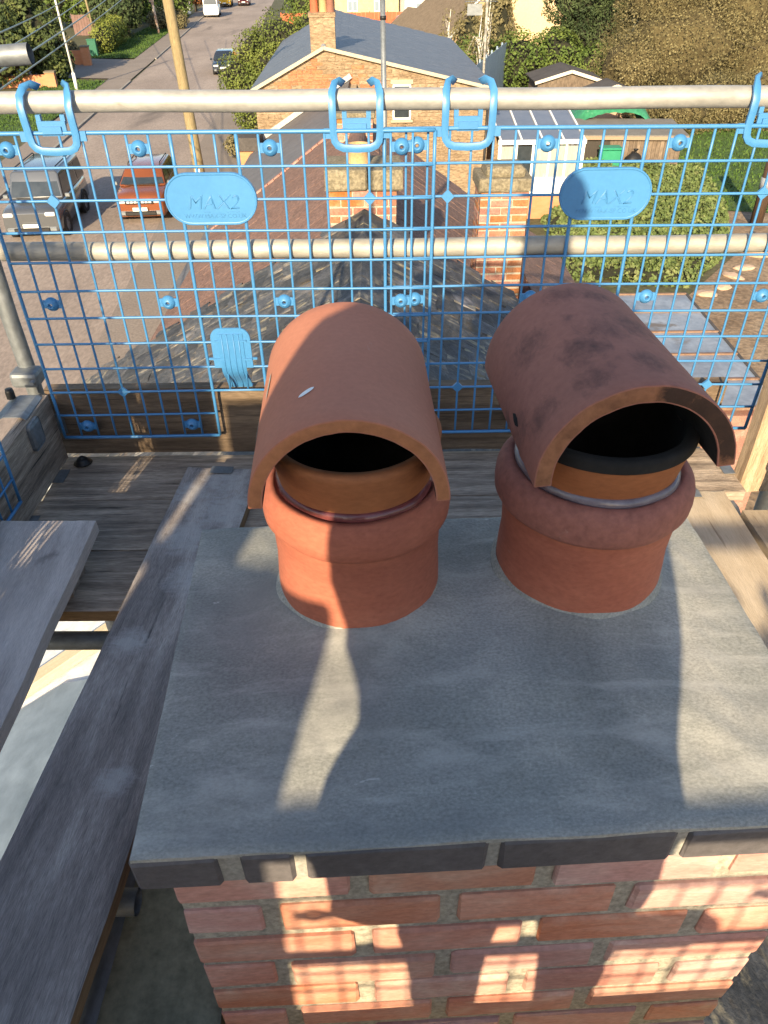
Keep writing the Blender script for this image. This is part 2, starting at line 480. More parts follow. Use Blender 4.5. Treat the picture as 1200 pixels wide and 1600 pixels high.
ys = [-60, 0, 20, 28, 45, 60, 75, 90, 110, 140, 260]
sheet('road', [(road_l(y), y) for y in ys] + [(road_r(y), y) for y in reversed(ys)], .008, asphalt, 'brown grey asphalt road running away up the frame')
sheet('pavement', [(road_r(2) - .02, 2), (road_r(60) - .02, 60), (-3.0, 60), (-2.5, 2)], .014, pave, 'grey brown footway between road and cottages')
bm = bmesh.new()
yy = [30, 62.5, 64.5, 74.5, 76.5, 150]
for a, b in ((30, 62.5), (75, 150)):
    add_prism(bm, [(road_l(a), a), (road_l(a) - .14, a), (road_l(b) - .14, b), (road_l(b), b)], 0.0, .1)
tag(mesh_obj('kerb', bm, kerbm), 'pale kerb along the far grass verge', None, None, 'structure')
sheet('footway', [(road_l(30) - .14, 30), (road_l(150) - .14, 150), (road_l(150) - 1.9, 150), (road_l(30) - 1.9, 30)], .06, pave, 'narrow footway beside the grass verge')
sheet('driveway', [(road_l(64) - .1, 63.5), (road_l(74) - .1, 74.0), (-36, 78), (-36, 66)], .068, pave, 'grey driveway crossing the verge')


def blades(name, poly, z, n, h, mat, label, seed=3, kind='stuff'):
    rnd = random.Random(seed)
    xs = [p[0] for p in poly]; ys_ = [p[1] for p in poly]
    V, F = [], []

    def inside(x, y):
        c = False
        j = len(poly) - 1
        for i in range(len(poly)):
            xi, yi = poly[i]; xj, yj = poly[j]
            if (yi > y) != (yj > y) and x < (xj - xi) * (y - yi) / (yj - yi) + xi: c = not c
            j = i
        return c
    k = 0
    while k < n:
        x = rnd.uniform(min(xs), max(xs)); y = rnd.uniform(min(ys_), max(ys_))
        if not inside(x, y): continue
        k += 1
        a = rnd.uniform(0, 6.28); ww = h * rnd.uniform(.25, .5); hh = h * rnd.uniform(.5, 1.2)
        lx, ly = rnd.uniform(-.5, .5) * hh, rnd.uniform(-.5, .5) * hh
        i0 = len(V)
        V += [(x - ww * math.cos(a), y - ww * math.sin(a), z), (x + ww * math.cos(a), y + ww * math.sin(a), z), (x + lx, y + ly, z + hh)]
        F.append((i0, i0 + 1, i0 + 2))
    me = bpy.data.meshes.new(name)
    me.from_pydata(V, [], F)
    me.materials.append(mat)
    o = link(bpy.data.objects.new(name, me))
    return tag(o, label, None, None, kind)


v1 = [(road_l(76) - 1.9, 75.5), (road_l(112) - 1.9, 112), (-27.5, 112), (-25.6, 75.5)]
v2 = [(road_l(46) - 1.9, 44), (road_l(62) - 1.9, 62.5), (-24.0, 63.5), (-24.0, 44)]
sheet('grass_verge', v1, .075, grassm, 'sunlit grass verge below the golden hedge')
sheet('grass_verge', v2, .075, grassm, 'shaded grass verge below the laurel trees')
blades('verge_grass', v1, .075, 5000, .13, grassm, 'short grass growing on the verges', 5)
blades('verge_grass', v2, .075, 3500, .13, grassm, 'short grass growing on the verges', 6)
lawn = [(11.8, 29.5), (24, 26), (30, 50), (14.5, 47), (13.6, 37)]
sheet('lawn', lawn, .03, grassm, 'green lawn beside the garden bank of ivy')
blades('lawn_grass', lawn, .03, 9000, .12, grassm, 'mown grass on the lawn', 8)
sheet('garden_soil', [(5.4, 8), (30, 8), (30, 26), (12.3, 29.2), (12.2, 25), (9.0, 20.9), (5.4, 21.2)], .02, earth, 'bare brown garden soil below the ivy')

# ================================================================ THE NEAR CHIMNEY
def brick_mesh(L, H, D, mat, b=.006, jit=.0018, key=[0]):
    key[0] += 1
    bm = bev_box((0, 0, 0), (L, D, H), b, 1, jit)
    me = bpy.data.meshes.new('brick')
    bm.to_mesh(me); bm.free()
    me.materials.append(mat)
    return me


BM = {}


def get_brick(L, H, D, mat, var, b=.006, jit=.0018):
    k = (round(L, 3), round(H, 3), round(D, 3), mat.name, var)
    if k not in BM: BM[k] = brick_mesh(L, H, D, mat, b, jit)
    return BM[k]


def runs(W, first, L, J):
    """brick runs (start, length) along a face of width W"""
    out, x, l = [], 0.0, first
    while x < W - .02:
        l2 = min(l, W - x)
        if W - x - l2 < .07 and W - x - l2 > 0: l2 = W - x
        out.append((x, l2)); x += l2 + J; l = L
    return out


def brick_stack(root, W, D, ztop, n, pitch, H, L, J, mat, first=(.229, .105), proud=.005, depth=.1, jit=.0018, b=.006):
    """four faces of bonded bricks, each its own part; corner at the local origin"""
    rnd = random.Random(int(W * 1000) + n)
    for i in range(n):
        zc = ztop - H / 2 - i * pitch
        fs = first[i % 2]
        for x, l in runs(W, fs, L, J):
            j = rnd.uniform(-.002, .002)
            inst('brick', get_brick(l, H, depth, mat, rnd.randint(0, 3), b, jit), root, (x + l / 2, depth / 2 - proud + j, zc + j), (0, rnd.uniform(-.006, .006), 0))
            inst('brick', get_brick(l, H, depth, mat, rnd.randint(0, 3), b, jit), root, (x + l / 2, D - depth / 2 + proud + j, zc - j))
        for y, l in runs(D - 2 * depth - 2 * J, first[(i + 1) % 2], L, J):
            inst('brick', get_brick(l, H, depth, mat, rnd.randint(0, 3), b, jit), root, (depth / 2 - proud, y + depth + J + l / 2, zc), (0, 0, R(90)))
            inst('brick', get_brick(l, H, depth, mat, rnd.randint(0, 3), b, jit), root, (W - depth / 2 + proud, y + depth + J + l / 2, zc), (0, 0, R(90)))


CHX, CHY, CHR = -.303, .426, R(2.7)
CW, CDp = .89, .615
stack = thing('chimney_stack', 'rebuilt red brick chimney stack with dark brick rim and smooth grey cement top', 'chimney', (CHX, CHY, 0), CHR)
POTS = [(-.041, .878), (.315, .908)]
rot_i = Matrix.Rotation(-CHR, 3, 'Z')
potl = [rot_i @ Vector((p[0] - CHX, p[1] - CHY, 0)) for p in POTS]
wall0 = (.026, .03)
WW, WD = .868, .555
sub = bpy.data.objects.new('brick_wall', None); link(sub, stack); sub.location = (wall0[0], wall0[1], 0)
brick_stack(sub, WW, WD, 7.456, 14, .0935, .0700, .2195, .026, brick, jit=.0016, b=.0042)
bm = bmesh.new()
add_box(bm, (WW / 2, WD / 2, 6.75), (WW - .004, WD - .004, 1.45))
mesh_obj('mortar', bm, mortar, sub)
# dark engineering brick rim
rimz, rimh = 7.518, .063
frontruns = [(.0, .103), (.129, .062), (.206, .218), (.440, .213), (.668, .222)]
for x, l in frontruns:
    inst('rim_brick', get_brick(l, rimh, .10, blue_brick, 9, .004, .001), stack, (x + l / 2, .05, rimz + random.uniform(-.001, .001)))
    inst('rim_brick', get_brick(l, rimh, .10, blue_brick, 9, .004, .001), stack, (x + l / 2, CDp - .05, rimz))
for y, l in ((.118, .2), (.333, .165)):
    for x in (.05, CW - .05):
        inst('rim_brick', get_brick(l, rimh, .10, blue_brick, 8, .004, .001), stack, (x, y + l / 2, rimz), (0, 0, R(90)))
bm = bmesh.new()
add_box(bm, (CW / 2, CDp / 2, rimz), (CW - .012, CDp - .012, rimh - .002))
mesh_obj('pointing', bm, mortar_pale, stack)
# flaunching
NX, NY = 120, 84
bm = bmesh.new()
g = []
for j in range(NY + 1):
    row = []
    for i in range(NX + 1):
        u, v = i / NX, j / NY
        ed = .0012 * noise.noise(Vector((u * 9, v * 9, 4)))
        x = .003 + u * (CW - .006); y = .003 + v * (CDp - .006)
        if i in (0, NX): x += ed
        if j in (0, NY): y += ed
        e = min(x, CW - x, y, CDp - y)
        s = max(0, min(1, e / .30)); s = s * s * (3 - 2 * s)
        z = 7.5565 + .024 * s
        if e < .006: z -= .0025
        for p in potl:
            d = math.hypot(x - p.x, y - p.y)
            z += .016 * max(0, min(1, (.21 - d) / .085)) ** 2
        P3 = Vector((x * 5, y * 5, .3))
        z += .0045 * noise.noise(P3) + .0018 * noise.noise(P3 * 4.0) + .0009 * noise.noise(Vector((x * 60 + y * 20, y * 14, 1)))
        row.append(bm.verts.new((x, y, z)))
    g.append(row)
for j in range(NY):
    for i in range(NX):
        bm.faces.new((g[j][i], g[j][i + 1], g[j + 1][i + 1], g[j + 1][i]))
edge = [g[0][i] for i in range(NX + 1)] + [g[j][NX] for j in range(1, NY + 1)] + [g[NY][i] for i in range(NX - 1, -1, -1)] + [g[j][0] for j in range(NY - 1, 0, -1)]
low = [bm.verts.new((v.co.x, v.co.y, 7.5475 + .001 * noise.noise(v.co * 25))) for v in edge]
for k in range(len(edge)):
    k2 = (k + 1) % len(edge)
    bm.faces.new((edge[k2], edge[k], low[k], low[k2]))
mesh_obj('cement_flaunching', bm, cement, stack, smooth=True, flat_angle=50)
# rendered shoulder left of the stack
bm = bmesh.new()
add_prism(bm, [(-.52, .62), (-.285, .66), (-.285, .95), (-.52, 1.0)][:0] or [(-.21, -.75), (.02, -.75), (.02, .62), (-.215, .62)], 6.2, 6.95)
bmesh.ops.subdivide_edges(bm, edges=list(bm.edges), cuts=6, use_grid_fill=True)
for v in bm.verts: v.co += Vector((noise.noise(v.co * 6), noise.noise(v.co * 6 + Vector((9, 0, 0))), noise.noise(v.co * 6 + Vector((0, 9, 0))))) * .008
mesh_obj('rendered_shoulder', bm, render_old, stack, smooth=True, flat_angle=40)


# ---------------------------------------------------------------- pots and cowls
def make_pot(p, rb, rr, mat, matr, label, h0=7.55, rt=7.786):
    t = thing('chimney_pot', label, 'chimney pot', (p[0], p[1], 0), random.uniform(0, 6), None)
    bm = bmesh.new()
    prof = [(rb + .002, h0), (rb, 7.62), (rb - .002, 7.66), (rb, 7.70), (rb + .002, 7.728)]
    add_lathe(bm, prof, 72, wob=.0016)
    mesh_obj('body', bm, mat, t)
    bm = bmesh.new()
    prof = [(rb + .001, 7.724), (rb + .004, 7.7255), (rr - .0045, 7.7295), (rr - .0008, 7.736), (rr, 7.748), (rr - .001, 7.763), (rr - .0045, 7.775), (rr - .012, rt - .001), (rr - .020, rt + .002)]
    prof += [(rb - .008, rt + .001), (rb - .018, rt - .004), (rb - .021, rt - .03), (rb - .022, 7.60)]
    add_lathe(bm, prof, 72, wob=.0026)
    mesh_obj('rim', bm, matr, t)
    bm = bmesh.new()
    prof = [(rb + .007, 7.582), (rb + .003, 7.591), (rb - .001, 7.597)]
    add_lathe(bm, prof, 64, wob=.007)
    mesh_obj('cement_fillet', bm, cement, t)
    return t


def make_cowl(p, rs, mats, label, yaw, roll, hood, seal_w, dz=0.0, tip=0.0, pitch=0.0):
    """clay spigot plugged in the pot with a half-round hood lying over it"""
    hm, he, sm = mats
    t = thing('chimney_cowl', label, 'chimney cowl', (p[0], p[1], 7.76 + dz), 0)
    bm = bmesh.new()
    zt = .103
    prof = [(rs * .865, -.02), (rs * .88, .02), (rs * .94, .062), (rs * .995, zt - .012), (rs, zt - .003), (rs - .003, zt), (rs - .014, zt), (rs - .017, zt - .008)]
    add_lathe(bm, prof, 72, wob=.001)
    mesh_obj('spigot', bm, spigot, t)
    bm = bmesh.new()
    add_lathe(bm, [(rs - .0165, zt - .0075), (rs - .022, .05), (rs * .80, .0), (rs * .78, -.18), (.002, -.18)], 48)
    mesh_obj('flue_lining', bm, soot_and_shade, t)  # black lining paints the shaded opening dark
    if tip:
        bm = bmesh.new()
        add_lathe(bm, [(rs + .0012, zt - tip), (rs + .0022, zt - .004), (rs, zt + .0015), (rs - .014, zt + .0015), (rs - .018, zt - .008)], 72, wob=.0004)
        mesh_obj('soot_ring', bm, soot_and_shade, t)
    bm = bmesh.new()
    prof = [(rs * .885 + seal_w * math.cos(a) * (1 if math.cos(a) > 0 else .4),   .029 + .009 * math.sin(a)) for a in [2 * math.pi * k / 10 for k in range(10)]]
    add_lathe(bm, prof, 72, close=True, wob=.005)
    mesh_obj('sealant', bm, sm, t)
    # hood
    (hx, hy, hz), HL, Ro, th, sweep = hood
    h = bmesh.new()
    n = 40
    a0 = -(sweep - math.pi) / 2
    segs = 14
    rows = []
    for s in range(segs + 1):
        y = HL * s / segs
        ring_o, ring_i = [], []
        for k in range(n + 1):
            a = a0 + sweep * k / n
            wv = 1 + .012 * noise.noise(Vector((a * 1.3, y * 4, p[0] * 9)))
            if s == 0: ch = .0022 * noise.noise(Vector((a * 6, 3, p[0])))
            else: ch = 0
            ring_o.append(h.verts.new((math.cos(a) * Ro * wv, y + ch, math.sin(a) * Ro * wv)))
            ring_i.append(h.verts.new((math.cos(a) * (Ro - th) * wv, y + ch, math.sin(a) * (Ro - th) * wv)))
        rows.append((ring_o, ring_i))
    for s in range(segs):
        for k in range(n):
            o0, i0 = rows[s]; o1, i1 = rows[s + 1]
            f = h.faces.new((o0[k], o0[k + 1], o1[k + 1], o1[k])); f.material_index = 0; f.smooth = True
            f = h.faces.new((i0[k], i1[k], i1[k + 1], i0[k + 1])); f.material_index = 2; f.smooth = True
        for k in (0, n):
            f = h.faces.new((rows[s][0][k], rows[s + 1][0][k], rows[s + 1][1][k], rows[s][1][k])); f.material_index = 1
    for s in (0, segs):
        for k in range(n):
            f = h.faces.new((rows[s][0][k], rows[s][1][k], rows[s][1][k + 1], rows[s][0][k + 1])); f.material_index = 1
    bmesh.ops.recalc_face_normals(h, faces=list(h.faces))
    sharp = [e for e in h.edges if len(e.link_faces) == 2 and e.calc_face_angle(0) > 1.0]
    bmesh.ops.bevel(h, geom=sharp, offset=.0022, segments=2, affect='EDGES', profile=.6)
    o = mesh_obj('hood', h, [hm, he, soot_and_shade], t, loc=(hx, hy, hz), rot=(pitch, -roll, yaw))  # inner face of the hood coloured black for its shade
    for pl in o.data.polygons: pl.use_smooth = True
    o.data.set_sharp_from_angle(angle=R(38))
    return t, o


make_pot(POTS[0], .1255, .1375, terra, terra, 'bright terracotta chimney pot under the clean orange hood')
make_pot(POTS[1], .130, .1445, terra, terra_rim, 'terracotta chimney pot with purple brown rim under the sooty hood')
c1, h1 = make_cowl(POTS[0], .122, (hoodm, hood_edge, seal_red), 'clean orange half round hood cowl seated in red sealant', R(2.5), R(.5),
                   ((-.002, -.138, .070), .352, .128, .0185, R(177)), .008)
c2, h2 = make_cowl(POTS[1], .1275, (hood2, hood2_edge, seal_grey), 'sooty brown half round hood cowl seated in grey sealant', R(3.8), R(4.4),
                   ((.010, -.126, .082), .352, .132, .024, R(179)), .008, dz=.0, tip=.016, pitch=R(-1.3))
# pale splash marks on the clean hood
for (a, y, l, wd_, tilt) in ((112, .085, .024, .006, .5), (148, .20, .07, .0032, 1.5), (160, .12, .05, .0025, 1.5)):
    s = bmesh.new()
    rings = []
    for k in range(9):
        q = k / 8 - .5
        hw = wd_ * (1 - (2 * q) ** 2) ** .5 * (.7 + .5 * noise.noise(Vector((k, a, 0)))) + .0004
        row = []
        for sgn in (-1, 1):
            du, dv = q * l * math.cos(tilt) - sgn * hw * math.sin(tilt), q * l * math.sin(tilt) + sgn * hw * math.cos(tilt)
            an = R(a) - du / .128
            row.append(s.verts.new((math.cos(an) * .1292, y + dv, math.sin(an) * .1292)))
        rings.append(row)
    for k in range(8): s.faces.new((rings[k][0], rings[k][1], rings[k + 1][1], rings[k + 1][0]))
    mesh_obj('lime_splash', s, white_paint if l < .03 else mortar_pale, h1)

# ================================================================ SCAFFOLD DECK
PZ = 7.08


def board(label, p0, p1, width=.225, th=.038, mat=wood_old, name='scaffold_board', ztop=None, roll=0, group=None, hoops=True, cat='scaffold board', seed=0, edge=None):
    """plank from p0 to p1 (centre line of the top face)"""
    p0, p1 = Vector(p0), Vector(p1)
    L = (p1 - p0).length
    d = (p1 - p0).normalized()
    q = d.to_track_quat('X', 'Z')
    root = thing(name, label, cat, (p0 + p1) / 2, 0, group)
    root.rotation_mode = 'QUATERNION'
    root.rotation_quaternion = q @ Euler((roll, 0, 0)).to_quaternion()
    bm = bmesh.new()
    nx, ny = max(8, int(L / .05)), 8
    top, bot = [], []
    for i in range(nx + 1):
        rt_, rb_ = [], []
        for j in range(ny + 1):
            x = -L / 2 + L * i / nx; y = -width / 2 + width * j / ny
            e = noise.noise(Vector((x * 5, y * 40, seed * 7.1))) * .0018 + noise.noise(Vector((x * 1.3, y * 5, seed * 3.3))) * .002
            yy = y + (.003 * noise.noise(Vector((x * 6, j, seed))) if j in (0, ny) else 0)
            xx = x + (.004 * noise.noise(Vector((i, y * 30, seed))) if i in (0, nx) else 0)
            ed = .004 if (j in (0, ny) or i in (0, nx)) else 0
            rt_.append(bm.verts.new((xx, yy, e - ed)))
            rb_.append(bm.verts.new((xx, yy, -th)))
        top.append(rt_); bot.append(rb_)
    for i in range(nx):
        for j in range(ny):
            bm.faces.new((top[i][j], top[i + 1][j], top[i + 1][j + 1], top[i][j + 1]))
            bm.faces.new((bot[i][j], bot[i][j + 1], bot[i + 1][j + 1], bot[i + 1][j]))
        for j, fl in ((0, 1), (ny, 0)):
            q4 = (top[i][j], bot[i][j], bot[i + 1][j], top[i + 1][j])
            f = bm.faces.new(q4 if fl else q4[::-1])
            if edge: f.material_index = 1
    for i, fl in ((0, 0), (nx, 1)):
        for j in range(ny):
            q4 = (top[i][j], bot[i][j], bot[i][j + 1], top[i][j + 1])
            bm.faces.new(q4 if fl else q4[::-1])
    mesh_obj('plank', bm, [mat, edge] if edge else mat, root, smooth=True, flat_angle=30)
    if hoops:
        for sx in (-1, 1):
            h = bev_box((sx * (L / 2 + .0005), 0, -th / 2), (.0022, width * .98, th * .7), 0)
            add_box(h, (sx * (L / 2 - .018), 0, .0026), (.036, width * .3, .0012))
            mesh_obj('end_hoop', h, galv_dull, root)
    return root


board('weathered grey deck board lying against the far timber toe board', (-1.02, 1.884, PZ), (1.085, 1.896, PZ), .236, seed=1)
board('second weathered deck board across, one in from the toe board', (-1.03, 1.652, PZ), (.79, 1.66, PZ - .002), .226, seed=2)
board('third weathered deck board across, its brown edge over the open gap', (-1.03, 1.418, PZ - .001), (.79, 1.424, PZ), .228, seed=3, edge=wood_edge)
board('warm lit deck board running beside the right edge of the chimney', (.905, 1.775, PZ + .003), (.935, -1.2, PZ + .003), .225, mat=wood_cream, seed=4)
board('outer warm deck board along the right toe board', (1.155, 1.69, PZ - .004), (1.175, -1.2, PZ), .225, mat=wood_cream, seed=5)
board('dark stained loose board lying alongside the left of the chimney', (-.49, 1.868, 7.121), (-.655, -.55, 7.121), .222, mat=wood_dark, seed=7, edge=wood_edge, name='loose_board')
board('pale purple grey loose board on the far left of the deck', (-.876, 1.512, 7.205), (-.900, -.35, 7.125), .25, mat=wood_pale, seed=8, name='loose_board', hoops=False, th=.04)
board('short timber block propping up the pale loose board', (-1.02, 1.40, 7.162), (-.79, 1.40, 7.162), .10, mat=wood_old, seed=18, name='timber_block', hoops=False, th=.08)
for k in range(6):
    y = .12 - k * .232
    board(('first', 'second', 'third', 'fourth', 'fifth', 'last')[k] + ' rear deck board counted back from the chimney front', (-1.75, y, PZ), (1.3, y, PZ), .225, seed=20 + k, group='rear deck boards behind the chimney')

# toe boards
tb = board('brown timber toe board on edge below the far guard mesh', (-1.03, 2.002, 7.203), (1.05, 2.002, 7.203), .232, .038, wood_toe, 'toe_board', roll=R(90), cat='toe board', seed=9)
board('grey timber toe board on edge along the left side', (-1.05, 1.985, 7.20), (-1.09, -1.15, 7.20), .225, .038, wood_old, 'toe_board', roll=R(90), cat='toe board', seed=10)
board('pale lit timber toe board on edge along the right side', (1.13, 1.74, 7.20), (1.30, -1.15, 7.20), .235, .04, wood_cream, 'toe_board', roll=R(90), cat='toe board', seed=11)
board('pale upright timber standing at the right corner beside the sooty hood', (1.198, 1.815, 7.045), (1.198, 1.825, 7.86), .225, .06, wood_warm, 'upright_timber', cat='timber', seed=31, hoops=False)
for zc, lb in ((7.20, 'lower'), (7.43, 'upper')):  # upper board is added, unseen, to shade the low bricks
    board('rear toe board on edge behind the photographer, %s of two' % lb, (-1.7, -1.22, zc), (1.3, -1.22, zc), .225, .038, wood_old, 'toe_board', roll=R(90), cat='toe board', seed=12)


# tubes
def tube(label, a, b, mat=galv, r=.0242, name='scaffold_tube', group=None, n=20, wall=True):
    root_p = Vector(a)
    bm = bmesh.new()
    a, b = Vector(a), Vector(b)
    L = (b - a).length
    q = (b - a).to_track_quat('X', 'Z')
    ns = max(2, int(L / .12))
    pts = [(L * i / ns, .0012 * math.sin(i * 1.7), .0012 * math.cos(i * 1.1)) for i in range(ns + 1)]
    add_tube(bm, pts, r, n, cap=False)
    if wall:
        add_tube(bm, [pts[0], pts[-1]], r * .86, n, cap=False)
        for x in (0.0, L):
            i0 = [v for v in bm.verts if abs(v.co.x - x) < 1e-6]
            out = sorted([v for v in i0 if math.hypot(v.co.y - pts[0 if x == 0 else -1][1], v.co.z - pts[0 if x == 0 else -1][2]) > r * .93], key=lambda v: math.atan2(v.co.z, v.co.y))
            inn = sorted([v for v in i0 if v not in out], key=lambda v: math.atan2(v.co.z, v.co.y))
            if len(out) == len(inn):
                for k in range(len(out)):
                    try: bm.faces.new((out[k], out[(k + 1) % len(out)], inn[(k + 1) % len(out)], inn[k]))
                    except ValueError: pass
    o = mesh_obj(name, bm, mat)
    o.location = a
    o.rotation_mode = 'QUATERNION'
    o.rotation_quaternion = q
    return tag(o, label, 'scaffold tube', group)


tube('galvanised top guard rail tube holding the blue hooks', (-2.0, 2.0, 8.094), (2.2, 2.0, 8.083))
tube('lime caked middle guard rail tube behind the blue mesh', (-1.02, 2.0, 7.736), (2.2, 2.0, 7.741), galv_lime)
tube('short loose tube end poking in above the top rail at far left', (-.885, 2.2, 8.168), (-2.2, 2.12, 8.10), galv_dull)
tube('upright scaffold standard at the left corner outside the mesh', (-1.125, 2.11, .06), (-1.105, 2.10, 9.3), galv_dull)
tube('upright scaffold standard at the right corner outside the mesh', (1.36, 2.10, .06), (1.36, 2.10, 9.3), galv)
tube('bearer tube crossing the open gap under the left deck boards', (-1.5, 1.300, 6.975), (1.4, 1.300, 6.975), galv_dull)
tube('tube end poking out from under the dark board by the chimney corner', (-.465, .640, 6.985), (-1.6, .648, 6.985), galv_dull)
tube('long tube running under the dark loose board', (-.50, 1.2, 6.93), (-.545, -1.2, 6.93), galv_dull)
tube('bearer tube under the far end of the deck', (-1.5, 1.92, 7.015), (1.5, 1.92, 7.015), galv_dull)
tube('bearer tube under the photographer', (-1.8, -.6, 7.015), (1.5, -.6, 7.015), galv_dull)
tube('left side top guard rail tube', (-1.14, 2.05, 8.14), (-1.19, -1.4, 8.14), galv)
tube('right side top guard rail tube', (1.34, 2.05, 8.14), (1.34, -1.4, 8.14), galv)
tube('rear top guard rail tube behind the photographer', (-1.9, -1.25, 8.27), (1.5, -1.25, 8.27), galv)
tube('rear middle guard rail tube behind the photographer', (-1.9, -1.25, 7.915), (1.5, -1.25, 7.915), galv)
tube('rear left upright standard', (-1.72, -1.31, .06), (-1.72, -1.31, 9.0), galv_dull)
tube('rear right upright standard', (1.34, -1.31, .06), (1.34, -1.31, 9.0), galv_dull)
# bits on the deck
t = thing('toe_board_clamp', 'grey galvanised clamp plate folded over the left toe board end', 'clamp', (-1.055, 1.90, 7.31))
bm = bmesh.new()
add_strap(bm, [(-.06, 0, .0), (-.03, 0, .012), (.02, 0, .012), (.032, 0, .004), (.036, 0, -.02)], .13, .005, (0, 1, 0))
mesh_obj('saddle', bm, galv_dull, t)
bm = bev_box((.046, -.06, -.045), (.014, .075, .085), .012, 2)
mesh_obj('flap', bm, galv_dull, t)
bm = bmesh.new(); add_lathe(bm, [(0, .03), (.011, .03), (.013, .02), (.013, 0)], 8, (-.05, .05, .012)); mesh_obj('bolt', bm, black_plastic, t)
t = thing('rubber_foot', 'small black rubber foot lying at the left end of the toe board', 'rubber foot', (-.955, 1.955, 7.085))
bm = bmesh.new(); add_lathe(bm, [(0, .015), (.015, .015), (.018, .011), (.021, .003), (.029, .0), (.0, 0)], 18); mesh_obj('flange', bm, black_plastic, t)
bm = bmesh.new(); add_lathe(bm, [(0, .022), (.007, .022), (.008, .015)], 12); mesh_obj('stud', bm, black_plastic, t)
t = thing('tube_coupler', 'grey coupler bolted round the left standard beside the toe board', 'coupler', (-1.10, 2.07, 7.33))
bm = bev_box((0, 0, 0), (.085, .07, .05), .012, 2); mesh_obj('clamp_body', bm, galv_dull, t)
bm = bmesh.new(); add_tube(bm, [(.03, -.05, 0), (.03, .05, 0)], .007, 8); mesh_obj('bolt', bm, galv_dull, t)

# ================================================================ BLUE GUARD PANELS
PX, PR = .0533, .0775
XL, ZT = -.987, 8.030          # local column 0 and top row (panel local x, world z); plate centre at local x -.428
NC, NR = 21, 11


def col(k): return XL + PX * k


def row(j): return ZT - PR * j


def text_mesh(body, size, depth, shear=0.0, offset=0.0, outline=0.0):
    cu = bpy.data.curves.new('lettering', 'FONT')
    cu.body = body; cu.size = size; cu.extrude = depth; cu.align_x = 'CENTER'; cu.align_y = 'CENTER'
    cu.shear = shear; cu.resolution_u = 2; cu.offset = offset
    if outline:
        cu.fill_mode = 'NONE'; cu.extrude = 0; cu.bevel_depth = outline; cu.bevel_resolution = 1
    o = bpy.data.objects.new('tmp_text', cu)
    COL.objects.link(o)
    dg = bpy.context.evaluated_depsgraph_get()
    me = bpy.data.meshes.new_from_object(o.evaluated_get(dg))
    bpy.data.objects.remove(o)
    return me


ME_MAX = text_mesh('MAX2', .050, .0011, .22, -.0012, .0011)
ME_WEB = text_mesh('WWW.MAX-SP.CO.UK', .0158, .0012, .0, -.0004)
for m_ in (ME_MAX, ME_WEB):
    m_.materials.clear(); m_.materials.append(blue)


